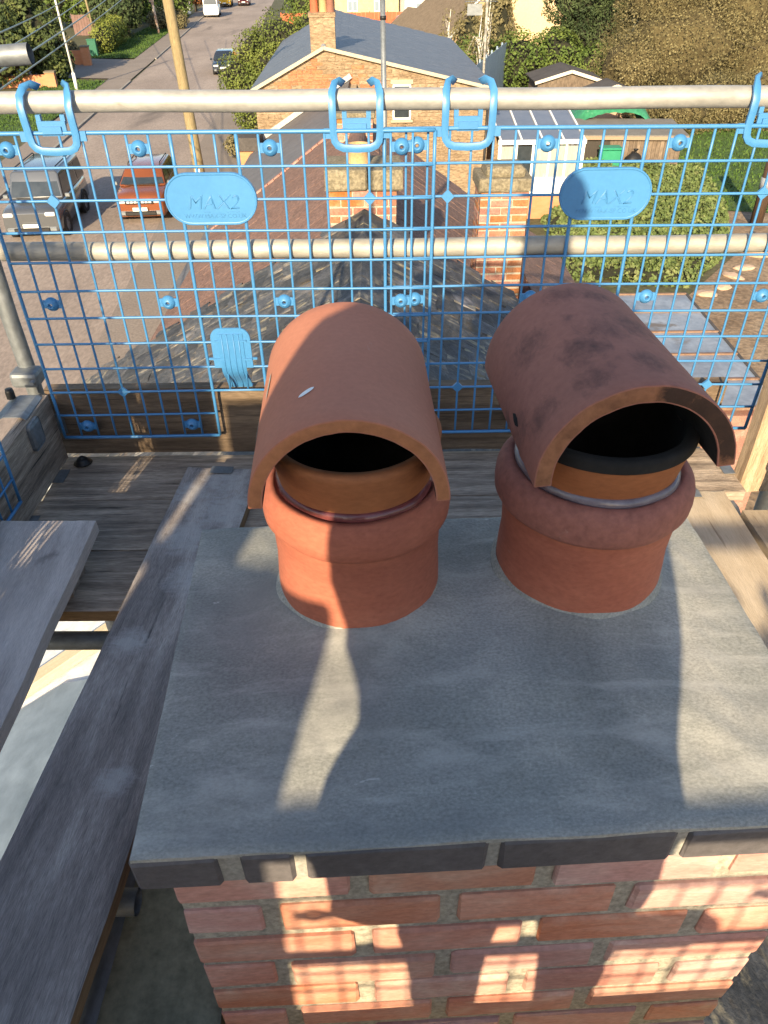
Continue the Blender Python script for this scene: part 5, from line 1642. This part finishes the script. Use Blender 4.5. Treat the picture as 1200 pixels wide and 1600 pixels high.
# right
plant('conifer_tree', 'dark drooping conifer left of the bare olive thicket', 'tree', (14.6, 60), [(0, 0, 3.2, 2.6, 2.4, 3.2), (-1.4, -.5, 5.2, 2.2, 2.2, 2.2), (1.6, 0, 6.0, 2.4, 2.2, 3.0), (-2.2, -.8, 1.8, 1.6, 1.5, 1.7)], 20000, .24, lf_conifer, (8, .3), 41, aspect=.35)
plant('thicket_tree', 'big bare olive brown thicket tree on the right', 'tree', (18.2, 52), [(0, 0, 3.0, 4.6, 3.2, 3.2), (-3.0, -.8, 2.0, 2.6, 2.0, 2.1), (3.5, .5, 4.6, 4.0, 3.0, 3.4), (-1.0, 1, 5.4, 3.4, 2.8, 2.4), (5.0, -1.0, 2.4, 4.0, 2.4, 2.4)], 62000, .12, lf_olive, (7, .35), 43, twig=.5, limbs=14, hole=.7, corem=inner_olive)
plant('thicket_tree', 'low olive thicket spreading beside the shed and lawn', 'bush', (15.8, 43.0), [(0, 0, 1.0, 1.8, 1.4, 1.2), (2.2, .8, 1.2, 2.0, 1.6, 1.5), (4.6, 1.0, 1.3, 2.0, 1.6, 1.6), (-2.0, .6, .9, 1.2, 1.2, 1.0)], 22000, .10, lf_olive, None, 45, twig=.4, hole=.7, corem=inner_olive)
# ivy bank
bank = thing('ivy_bank', 'broad bank of clipped ivy and leaves filling the garden', 'hedge', (9.0, 28.5, 0))
pol = [(5.6, 22.2), (9.1, 21.4), (11.6, 24.6), (13.2, 29.2), (14.2, 34.6), (8.8, 35.6), (6.0, 30.2)]
rnd = random.Random(77)
V, F = [], []


def in_poly(x, y, poly):
    c = False; j = len(poly) - 1
    for i in range(len(poly)):
        xi, yi = poly[i]; xj, yj = poly[j]
        if (yi > y) != (yj > y) and x < (xj - xi) * (y - yi) / (yj - yi) + xi: c = not c
        j = i
    return c


def edge_d(x, y, poly):
    best = 1e9
    for (ax, ay), (bx, by) in zip(poly, poly[1:] + poly[:1]):
        t_ = max(0, min(1, ((x - ax) * (bx - ax) + (y - ay) * (by - ay)) / ((bx - ax) ** 2 + (by - ay) ** 2)))
        best = min(best, math.hypot(x - ax - t_ * (bx - ax), y - ay - t_ * (by - ay)))
    return best


def bank_h(x, y):
    e = edge_d(x, y, pol)
    return .45 * min(1, e / .5) ** .5 + .18 * noise.noise(Vector((x * .9, y * .9, 0))) + .10 * noise.noise(Vector((x * 2.6, y * 2.6, 5)))


bm = bmesh.new()
gv = {}
st_ = .25
for i in range(44):
    for j in range(64):
        x, y = 5 + i * st_, 21 + j * st_
        if in_poly(x, y, pol): gv[i, j] = bm.verts.new((x - 9.0, y - 28.5, max(.05, bank_h(x, y) - .12)))
for (i, j) in list(gv):
    if (i + 1, j) in gv and (i, j + 1) in gv and (i + 1, j + 1) in gv:
        bm.faces.new((gv[i, j], gv[i + 1, j], gv[i + 1, j + 1], gv[i, j + 1]))
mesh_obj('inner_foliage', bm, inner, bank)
k = 0
while k < 36000:
    x, y = rnd.uniform(5.3, 14.4), rnd.uniform(21, 36)
    if not in_poly(x, y, pol): continue
    if noise.noise(Vector((x * 1.7, y * 1.7, 9))) < -.42: k += 1; continue
    k += 1
    z = bank_h(x, y) * rnd.uniform(.75, 1.08) + rnd.uniform(-.05, .06)
    if edge_d(x, y, pol) < .35: z *= rnd.random()
    s = rnd.uniform(.06, .15)
    n_ = Vector((rnd.uniform(-1, 1), rnd.uniform(-1.3, .5), rnd.uniform(.1, 1))).normalized()
    u = Matrix.Rotation(rnd.uniform(0, 6.28), 3, n_) @ n_.orthogonal().normalized(); w_ = n_.cross(u)
    p = Vector((x - 9.0, y - 28.5, max(.03, z))); i0 = len(V)
    V += [tuple(p - u * s * .6), tuple(p + w_ * s * .45), tuple(p + u * s * .6), tuple(p - w_ * s * .45)]; F.append((i0, i0 + 1, i0 + 2, i0 + 3))
me = bpy.data.meshes.new('ivy_leaves'); me.from_pydata(V, [], F); me.materials.append(lf_ivy)
o = link(bpy.data.objects.new('ivy_leaves', me), bank); o['kind'] = 'stuff'

# ================================================================ STREET FURNITURE
up = thing('utility_pole', 'tall timber utility pole leaning slightly at the roadside', 'utility pole', (-6.0, 26.6, 0))
bm = bmesh.new(); add_tube(bm, [(0, 0, 0), (-.10, 0, 3.0), (-.22, 0, 6.5), (-.34, 0, 9.4)], .19, 14, r2=.145); mesh_obj('pole_shaft', bm, pole_wood, up)
bm = bmesh.new(); add_box(bm, (-.33, -.18, 9.1), (1.6, .09, .11)); mesh_obj('crossarm', bm, pole_wood, up)
for dx in (-.7, -.3, .3, .7):
    bm = bmesh.new(); add_lathe(bm, [(.03, 9.16), (.05, 9.19), (.03, 9.23), (.05, 9.26), (.0, 9.30)], 10, (-.33 + dx, -.18, 0)); mesh_obj('insulator', bm, white_paint, up)
bm = bmesh.new(); add_box(bm, (-.08, -.20, 2.2), (.16, .02, .22)); mesh_obj('plate', bm, white_paint, up)
for i, (px, py, pz, qx, qy, qz) in enumerate(((-16.0, 22.0, 4.65, -23, 68, 8.5), (-13.2, 18.5, 4.55, -17.8, 68, 8.3), (-12.2, 17.0, 3.85, -15, 62, 8.2), (-11.6, 16.5, 3.35, -12.2, 58, 8.0))):
    pass
ends = [((-14.6, 19.5, 6.35), (-21.0, 64, 7.4)), ((-11.7, 19.5, 5.9), (-17.0, 64, 8.1)), ((-12.4, 19.5, 5.25), (-14.0, 64, 8.2)), ((-12.0, 19.5, 4.55), (-12.0, 64, 8.3))]
ends = [((-8.96, 20, 6.544), (-20.5, 60, 5.30)), ((-9.11, 20, 6.10), (-18.72, 60, 5.64)), ((-8.01, 20, 6.285), (-16.99, 60, 5.79)), ((-9.19, 20, 5.42), (-15.93, 60, 5.785))]
for i, (a, b) in enumerate(ends):
    a, b = Vector(a), Vector(b)
    d = b - a
    p0, p1 = a - d * .35, b + d * .4
    pts = []
    for k in range(15):
        q = p0.lerp(p1, k / 14); q.z -= .25 * (1 - (2 * k / 14 - 1) ** 2) - .22
        pts.append(q)
    bm = bmesh.new(); add_tube(bm, pts, .022, 5)
    o = mesh_obj('overhead_cable', bm, M('cable_grey_green', [(.20, .26, .24), (.28, .34, .31)], 3, rough=.5))
    tag(o, ['uppermost overhead cable crossing the laurel tree', 'second overhead cable down crossing the laurel tree', 'third overhead cable down crossing the laurel tree', 'lowest overhead cable crossing the laurel tree'][i], 'cable', 'overhead cables')
lp = thing('lamp_post', 'slim white lamp post standing before the laurel trees', 'lamp post', (-21.0, 58.6, 0))
bm = bmesh.new(); add_tube(bm, [(0, 0, 0), (0, 0, 1.1)], .11, 10); mesh_obj('base', bm, white_paint, lp)
bm = bmesh.new(); add_tube(bm, [(0, 0, 1.1), (-.08, 0, 6.6), (.25, -.1, 7.0), (.9, -.3, 7.1)], .072, 10, r2=.05); mesh_obj('post_shaft', bm, white_paint, lp)
bm = bev_box((1.15, -.38, 7.1), (.6, .22, .12), .03); mesh_obj('lamp_head', bm, galv_dull, lp)
wp = thing('wooden_post', 'thin pale timber post beside the driveway across the road', 'post', (-25.5, 79.0, 0))
bm = bmesh.new(); add_tube(bm, [(0, 0, 0), (-.35, 0, 6.4)], .09, 8); mesh_obj('post_shaft', bm, pole_wood, wp)
bm = bmesh.new(); add_box(bm, (-.34, 0, 6.2), (.5, .08, .08)); mesh_obj('bracket', bm, pole_wood, wp)
sp = thing('peeling_post', 'peeling post half hidden behind the utility pole', 'post', (-23.9, 95.5, 0))
bm = bmesh.new(); add_tube(bm, [(0, 0, 0), (-.3, 0, 4.2)], .14, 8); mesh_obj('post_shaft', bm, M('peeling_paint', [(.30, .13, .08), (.62, .56, .48)], 1.6, (1, 1, 1.2), rough=.9), sp)
bm = bmesh.new(); add_box(bm, (-.22, -.2, 3.3), (.5, .04, .7)); mesh_obj('sign_plate', bm, MATS['peeling_paint'], sp)
for x, lb in ((-26.9, 'left white gate post far up the road'), (-26.1, 'right white gate post far up the road')):
    g_ = thing('gate_post', lb, 'gate post', (x, 123, 0), 0, 'gate posts far up the road')
    b = bmesh.new(); add_box(b, (0, 0, .95), (.34, .34, 1.9)); mesh_obj('shaft', b, white_paint, g_)
    b = bmesh.new(); add_lathe(b, [(.26, 1.9), (.26, 1.98), (0, 2.2)], 4); mesh_obj('cap', b, white_paint, g_)
for (x, y, h, lb) in ((-24.15, 71.3, 1.35, 'sunlit orange brick pier at the driveway mouth'), (-23.2, 60.2, .95, 'low orange brick pier under the laurel tree')):
    g_ = thing('brick_pier', lb, 'brick pier', (x, y, 0), R(8))
    b = bmesh.new(); add_box(b, (0, 0, h / 2), (.62, .62, h)); mesh_obj('shaft', b, MATS['bright_orange_brick'], g_)
    b = bmesh.new(); add_box(b, (0, 0, h + .04), (.72, .72, .09)); mesh_obj('cap', b, concrete_cap, g_)
    b = bmesh.new(); add_box(b, (-1.9, .5, h * .4), (3.2, .24, h * .8)); mesh_obj('wall_stub', b, MATS['bright_orange_brick'], g_)
cb = thing('telecom_cabinet', 'green telecom cabinet at the end of the golden hedge', 'cabinet', (-25.4, 77.2, 0))
b = bev_box((0, 0, .65), (.75, .4, 1.3), .02); mesh_obj('body', b, M('cabinet_green', [(.015, .12, .07)], 4, rough=.5), cb)
b = bmesh.new(); add_box(b, (0, 0, 1.33), (.82, .46, .06)); mesh_obj('lid', b, MATS['cabinet_green'], cb)
ta = thing('tv_aerial', 'tv aerial with flat grey panel on a pole by the birches', 'aerial', (4.15, 33.5, 0))
bm = bmesh.new(); add_tube(bm, [(0, 0, 0), (-.05, 0, 3.6), (-.1, 0, 7.6)], .05, 8); mesh_obj('pole', bm, M('lichen_pole', [(.05, .045, .04), (.50, .48, .43)], 3.5, (1, 1, 1.5), rough=.9), ta)
bm = bmesh.new(); add_box(bm, (-.55, -.05, 6.15), (.55, .05, .36)); mesh_obj('panel', bm, galv_dull, ta)
bm = bmesh.new()
add_tube(bm, [(-.9, 0, 6.4), (.3, 0, 6.4)], .015, 5)
for k in range(7): add_tube(bm, [(-.9 + .18 * k, -.3, 6.4), (-.9 + .18 * k, .3, 6.4)], .009, 4)
mesh_obj('elements', bm, galv_dull, ta)
gpst = thing('garden_post', 'thick dark brown post with grey band at the garden edge', 'post', (13.55, 27.4, 0))
bm = bmesh.new(); add_tube(bm, [(0, 0, 0), (-.02, 0, 2.55)], .22, 14); mesh_obj('post_shaft', bm, M('dark_brown_post', [(.045, .025, .015), (.085, .048, .028)], 5, (4, 4, .6), rough=.8), gpst)
bm = bmesh.new(); add_tube(bm, [(-.012, 0, 1.25), (-.015, 0, 1.62)], .235, 14); mesh_obj('band', bm, M('grey_band', [(.26, .28, .31)], 4, rough=.6), gpst)
bm = bmesh.new(); add_tube(bm, [(-.02, 0, 2.55), (-.02, 0, 2.75)], .25, 14); mesh_obj('cap', bm, black_plastic, gpst)
stp = thing('tree_stump', 'pale split tree stump on the bare soil by the ivy', 'stump', (12.3, 24.4, 0))
bm = bmesh.new(); add_lathe(bm, [(.52, 0), (.40, .25), (.36, .5), (.30, .62), (.05, .58)], 14, wob=.16); mesh_obj('stump_wood', bm, M('pale_stump', [(.34, .22, .14), (.50, .36, .25)], 4, (1, 1, .4), rough=.95, bump=.8), stp)
for i, (x, y) in enumerate(((9.5, 20.9), (10.2, 21.5), (10.8, 22.3), (11.4, 23.0), (8.7, 20.6))):
    b = bmesh.new(); bmesh.ops.create_icosphere(b, subdivisions=2, radius=.28)
    for v in b.verts: v.co = Vector((v.co.x * 1.3, v.co.y * .8, v.co.z * .32)) * (1 + .3 * noise.noise(v.co * 5 + Vector((i, 0, 0))))
    o = mesh_obj('edging_stone', b, M('pinkish_stone', [(.42, .29, .20), (.55, .40, .30)], 4, rough=.95, bump=.6), loc=(x, y, .04), rot=(0, 0, i * 1.1))
    tag(o, ['edging stone second from the bare garden end of the ivy bank', 'middle edging stone along the foot of the ivy bank', 'edging stone second from the split tree stump', 'edging stone nearest the split tree stump', 'edging stone farthest from the split tree stump'][i], 'stone', 'edging stones below the ivy bank')


# ================================================================ VEHICLES
def loft(bm, rings, caps=True, mi=0):
    vr = [[bm.verts.new(p) for p in r] for r in rings]
    n = len(vr[0])
    for a, b in zip(vr, vr[1:]):
        for k in range(n):
            f = bm.faces.new((a[k], a[(k + 1) % n], b[(k + 1) % n], b[k])); f.material_index = mi; f.smooth = True
    if caps:
        bm.faces.new(vr[0][::-1]); bm.faces.new(vr[-1])
    bmesh.ops.recalc_face_normals(bm, faces=list(bm.faces))


def vehicle(name, label, cat, loc, rz, paint, L, W, secs, cabin, lamp=None, wheel_r=.34, axles=(.2, .8), trim=None, plate=True, rails=False, group=None, grille=None, lampw=.2, lampz=.75, dark_low=True):
    """secs: (y 0..1, z low, z top, width factor); cabin: (y0 base, y0 top, y1 top, y1 base, z roof, tumblehome)"""
    t = thing(name, label, cat, loc, rz, group)
    bm = bmesh.new()
    rings = []
    for (y, zl, zt_, wf_) in secs:
        w2 = W / 2 * wf_
        yy = -L / 2 + y * L
        rings.append([(-w2 * .90, yy, zl), (-w2 * .99, yy, zl + .12), (-w2, yy, (zl + zt_) / 2), (-w2 * .97, yy, zt_ - .10), (-w2 * .86, yy, zt_ - .01), (-w2 * .4, yy, zt_ + .02),
                      (w2 * .4, yy, zt_ + .02), (w2 * .86, yy, zt_ - .01), (w2 * .97, yy, zt_ - .10), (w2, yy, (zl + zt_) / 2), (w2 * .99, yy, zl + .12), (w2 * .90, yy, zl)])
    loft(bm, rings)
    body = mesh_obj('body', bm, paint, t)
    b0, t0, t1, b1, zr, th = cabin
    zb = [s for s in secs if s[0] >= b0][0][2] - .02
    w2 = W / 2
    Y_ = lambda v: -L / 2 + v * L
    bm = bmesh.new()
    wt = w2 * th
    rr = []
    for (yb, yt, f) in ((b0, t0, 0), (b1, t1, 1)):
        rr.append([(-w2 * .95, Y_(yb), zb), (-wt, Y_(yt), zr - .08), (-wt * .88, Y_(yt) + (.03 if f == 0 else -.03), zr), (wt * .88, Y_(yt) + (.03 if f == 0 else -.03), zr), (wt, Y_(yt), zr - .08), (w2 * .95, Y_(yb), zb)])
    loft(bm, rr)
    bmesh.ops.bevel(bm, geom=list(bm.edges), offset=.05, segments=2, affect='EDGES', profile=.6)
    for f in bm.faces: f.smooth = True
    mesh_obj('cabin', bm, paint, t)
    # glass set a few mm proud
    g_ = bmesh.new()

    def quad(a, b, c, d, off):
        n_ = (b - a).cross(d - a).normalized()
        if n_.dot(off) < 0: n_ = -n_
        add_poly(g_, [p + n_ * .008 for p in (a, b, c, d)])
    A, B_, C_, D = [Vector(p) for p in ((-w2 * .88, Y_(b0), zb + .04), (w2 * .88, Y_(b0), zb + .04), (wt * .9, Y_(t0), zr - .11), (-wt * .9, Y_(t0), zr - .11))]
    quad(A.lerp(D, .04), B_.lerp(C_, .04), C_, D, Vector((0, -1, .5)))
    mesh_obj('windscreen', g_, glass, t)
    g_ = bmesh.new()
    A, B_, C_, D = [Vector(p) for p in ((-w2 * .86, Y_(b1), zb + .10), (w2 * .86, Y_(b1), zb + .10), (wt * .86, Y_(t1), zr - .13), (-wt * .86, Y_(t1), zr - .13))]
    quad(A, B_, C_, D, Vector((0, 1, .2)))
    mesh_obj('rear_window', g_, glass, t)
    for s in (-1, 1):
        nn = 3 if b1 - b0 > .45 else 2
        for k in range(nn):
            u0, u1 = k / nn + .03, (k + 1) / nn - .02
            g_ = bmesh.new()
            lo = lambda u: Vector((s * (w2 * .95 - .0), Y_(b0 + (b1 - b0) * u), zb + .03)).lerp(Vector((s * wt, Y_(t0 + (t1 - t0) * u), zr - .08)), .06)
            hi = lambda u: Vector((s * w2 * .95, Y_(b0 + (b1 - b0) * u), zb + .03)).lerp(Vector((s * wt, Y_(t0 + (t1 - t0) * u), zr - .08)), .88)
            quad(lo(u0), lo(u1), hi(u1), hi(u0), Vector((s, 0, .2)))
            mesh_obj('side_window', g_, glass, t)
        m = bev_box((s * (w2 + .09), Y_(b0) + .12, zb + .08), (.17, .10, .13), .02); mesh_obj('mirror', m, trim or paint, t)
        if lamp:
            m = bev_box((s * (w2 * secs[0][3] - lampw / 2 - .04), Y_(0) + .035, lampz), (lampw, .12, .13), .03); mesh_obj('headlight', m, lamp, t)
        for ax in axles:
            m = bmesh.new()
            add_lathe(m, [(wheel_r * .6, -.1), (wheel_r * .96, -.1), (wheel_r, -.06), (wheel_r, .06), (wheel_r * .96, .1), (wheel_r * .6, .1)], 22, close=True)
            wh = mesh_obj('wheel', m, tyre_m, t, loc=(s * (w2 - .09), Y_(ax), wheel_r), rot=(0, R(90), 0))
            m = bmesh.new(); add_lathe(m, [(.01, .085), (.07, .09), (wheel_r * .55, .06), (wheel_r * .62, .1), (wheel_r * .62, -.09), (.01, -.05)], 16); mesh_obj('rim', m, galv_dull, wh)
        if rails:
            m = bmesh.new(); add_tube(m, [(s * wt * .85, Y_(t0) + .25, zr + .01), (s * wt * .85, Y_(t0) + .35, zr + .07), (s * wt * .85, Y_(t1) - .3, zr + .07), (s * wt * .85, Y_(t1) - .2, zr + .01)], .02, 6); mesh_obj('roof_rail', m, black_plastic, t)
    if dark_low:
        m = bev_box((0, Y_(0) + .05, secs[0][1] + .10), (W * secs[0][3] * .94, .2, .16), .04); mesh_obj('bumper', m, trim or galv_dull, t)
    m = bev_box((0, Y_(0) - .035, secs[0][1] + .10), (W * .62, .10, .15), .03); mesh_obj('lower_grille', m, black_plastic, t)
    for s in (-1, 1):
        for ax in axles:
            m = bmesh.new(); add_lathe(m, [(wheel_r * 1.02, -.10), (wheel_r * 1.17, -.10), (wheel_r * 1.17, .112), (wheel_r * 1.02, .112)], 22, close=True)
            mesh_obj('wheel_arch', m, black_plastic, t, loc=(s * (w2 - .10), Y_(ax), wheel_r + .02), rot=(0, R(90), 0))
    if plate:
        m = bev_box((0, Y_(0) - .09, secs[0][1] + .25), (.52, .02, .12), 0); mesh_obj('number_plate', m, white_paint, t)
    if grille:
        m = bev_box((0, Y_(0) - .02, lampz + .0), (W * .56, .1, .15), .015); mesh_obj('grille', m, black_plastic, t)
        for k in range(7):
            m = bev_box(((k - 3) * W * .072, Y_(0) - .078, lampz), (W * .058, .02, .075), .006); mesh_obj('grille_chip', m, grille, t)
    m = bmesh.new(); add_box(m, (0, Y_(b0) - .02, zb + .05), (W * .7, .02, .02)); mesh_obj('wiper', m, black_plastic, t)
    return t


def carpaint(name, c, metal=.3):
    return M(name, [tuple(v * .92 for v in c), c], .5, rough=.22, bump=0, fine=0, metallic=metal, spec=.6, coat=.4)


chrome = M('bright_trim', [(.72, .72, .72), (.8, .8, .8)], 5, rough=.25, bump=0, fine=.05, metallic=.4)
lampm = M('headlamp', [(.62, .62, .60), (.75, .75, .74)], 9, rough=.15, bump=0, fine=.1)
suv = [(0, .30, .86, .88), (.03, .24, .98, .95), (.10, .22, 1.04, 1.0), (.28, .22, 1.12, 1.0), (.55, .22, 1.10, 1.0), (.9, .24, 1.12, .98), (.97, .28, 1.08, .94), (1, .34, .98, .88)]
vehicle('parked_car', 'orange hatchback with white toothed grille parked facing the chimney', 'car', (-8.95, 30.3, 0), R(4), carpaint('copper_orange', (.24, .075, .028)), 4.1, 1.82, suv, (.24, .40, .90, .985, 1.62, .76), lampm, .33, (.2, .8), galv_dull, True, True, grille=chrome, lampw=.30, lampz=.80)
disc = [(0, .34, .94, .93), (.03, .28, 1.04, .97), (.08, .26, 1.10, 1.0), (.26, .26, 1.16, 1.0), (.5, .26, 1.15, 1.0), (.96, .3, 1.15, .98), (1, .36, 1.1, .95)]
vehicle('parked_car', 'boxy silver grey off roader parked at the left kerb', 'car', (-12.25, 28.55, 0), R(5), carpaint('silver_grey', (.13, .14, .155), .5), 4.6, 1.95, disc, (.26, .345, .97, .985, 1.96, .84), lampm, .38, (.19, .79), galv_dull, True, True, lampw=.34, lampz=.93)
hat = [(0, .28, .62, .88), (.04, .22, .74, .95), (.10, .2, .82, 1.0), (.3, .2, .92, 1.0), (.6, .2, .93, 1.0), (.94, .24, .93, .95), (1, .32, .86, .88)]
vehicle('parked_car', 'dark car with a bright windscreen tucked behind the big green bush', 'car', (-12.0, 67.0, 0), R(5), carpaint('dark_blue_paint', (.03, .04, .06)), 4.0, 1.74, hat, (.26, .42, .84, .97, 1.45, .74), lampm, .31, lampw=.36, lampz=.66)
van = [(0, .3, 1.0, .9), (.04, .25, 1.15, .96), (.12, .25, 1.25, 1.0), (.3, .25, 1.35, 1.0), (1, .3, 1.35, .98)]
vehicle('parked_van', 'white van seen from behind far up the road', 'van', (-22.1, 118.5, 0), R(186), carpaint('white_van_paint', (.78, .78, .77), 0), 4.9, 1.95, van, (.14, .24, .985, .998, 2.1, .93), lampm, .33, lampw=.2, plate=True)
vehicle('parked_van', 'yellow van beyond the white van at the top of the road', 'van', (-23.2, 136, 0), R(5), carpaint('yellow_paint', (.62, .36, .02), 0), 4.9, 1.95, van, (.14, .24, .985, .998, 2.1, .93), lampm, .33, lampw=.2)
vehicle('parked_car', 'dark car at the top of the road right of the yellow van', 'car', (-20.6, 137.5, 0), R(5), carpaint('maroon_paint', (.08, .012, .012)), 4.0, 1.74, hat, (.26, .42, .84, .97, 1.45, .74), lampm, .31)
vehicle('parked_car', 'bright red car parked in front of the red fence', 'car', (3.4, 96.5, 0), R(90), carpaint('bright_red_paint', (.50, .02, .03), 0), 4.0, 1.74, hat, (.26, .42, .84, .97, 1.45, .74), lampm, .31)
vehicle('parked_car', 'small blue car beyond the ironstone roof edge', 'car', (-4.6, 72.0, 0), R(20), carpaint('blue_paint', (.03, .07, .20), .2), 4.0, 1.74, hat, (.26, .42, .84, .97, 1.45, .74), lampm, .31)

# ================================================================ what shows through the gap at the left of the deck
ga = math.atan(SS)


def on_roof(x, y, h): return (x, y, SRZ - SS * abs(x - SRX) + h)


bm = bmesh.new()
add_prism(bm, [(-.75, -.85), (.55, -.75), (.52, .95), (-.7, 1.0)], 0, .012)
o = tag(mesh_obj('plastic_sheet', bm, M('white_sheet', [(.60, .62, .64), (.72, .73, .74)], 3, rough=.5, bump=.4, bscale=8), loc=on_roof(-1.75, 2.55, .075), rot=(0, -ga, 0)), 'white plastic sheet lying on the slates under the deck gap', 'plastic sheet')
bm = bev_box((0, 0, .03), (1.1, .085, .05), .004)
o = tag(mesh_obj('timber_batten', bm, M('pale_batten', [(.40, .34, .24), (.50, .43, .31)], 4, (1, 10, 10), rough=.9), loc=on_roof(-1.62, 2.32, .095), rot=(0, -ga, R(17))), 'pale timber batten lying across the white sheet below the gap', 'batten')
bm = bmesh.new()
add_prism(bm, [(-.60, -.85), (.55, -.75), (.50, .20), (.1, .30), (-.55, .16)], 0, .012)
o = tag(mesh_obj('lead_sheet', bm, M('blue_grey_lead', [(.11, .145, .185), (.20, .25, .31)], 3, rough=.5, bump=.1, bscale=12, fine=.05), loc=on_roof(-1.58, 1.92, .094), rot=(0, -ga, 0)), 'blue grey lead sheet lying below the batten under the gap', 'lead sheet')
bm = bmesh.new()
bmesh.ops.create_uvsphere(bm, u_segments=14, v_segments=10, radius=.08)
for v in bm.verts: v.co = Vector((v.co.x * 1.1, v.co.y, v.co.z * 1.2 + .018 * noise.noise(v.co * 20)))
o = tag(mesh_obj('rubble_bag', bm, M('green_grey_bag', [(.20, .24, .18), (.28, .32, .25)], 8, rough=.7, bump=.5, bscale=20), loc=on_roof(-1.55, 2.72, .17), smooth=True), 'green grey knotted bag on the white sheet below the gap', 'bag')
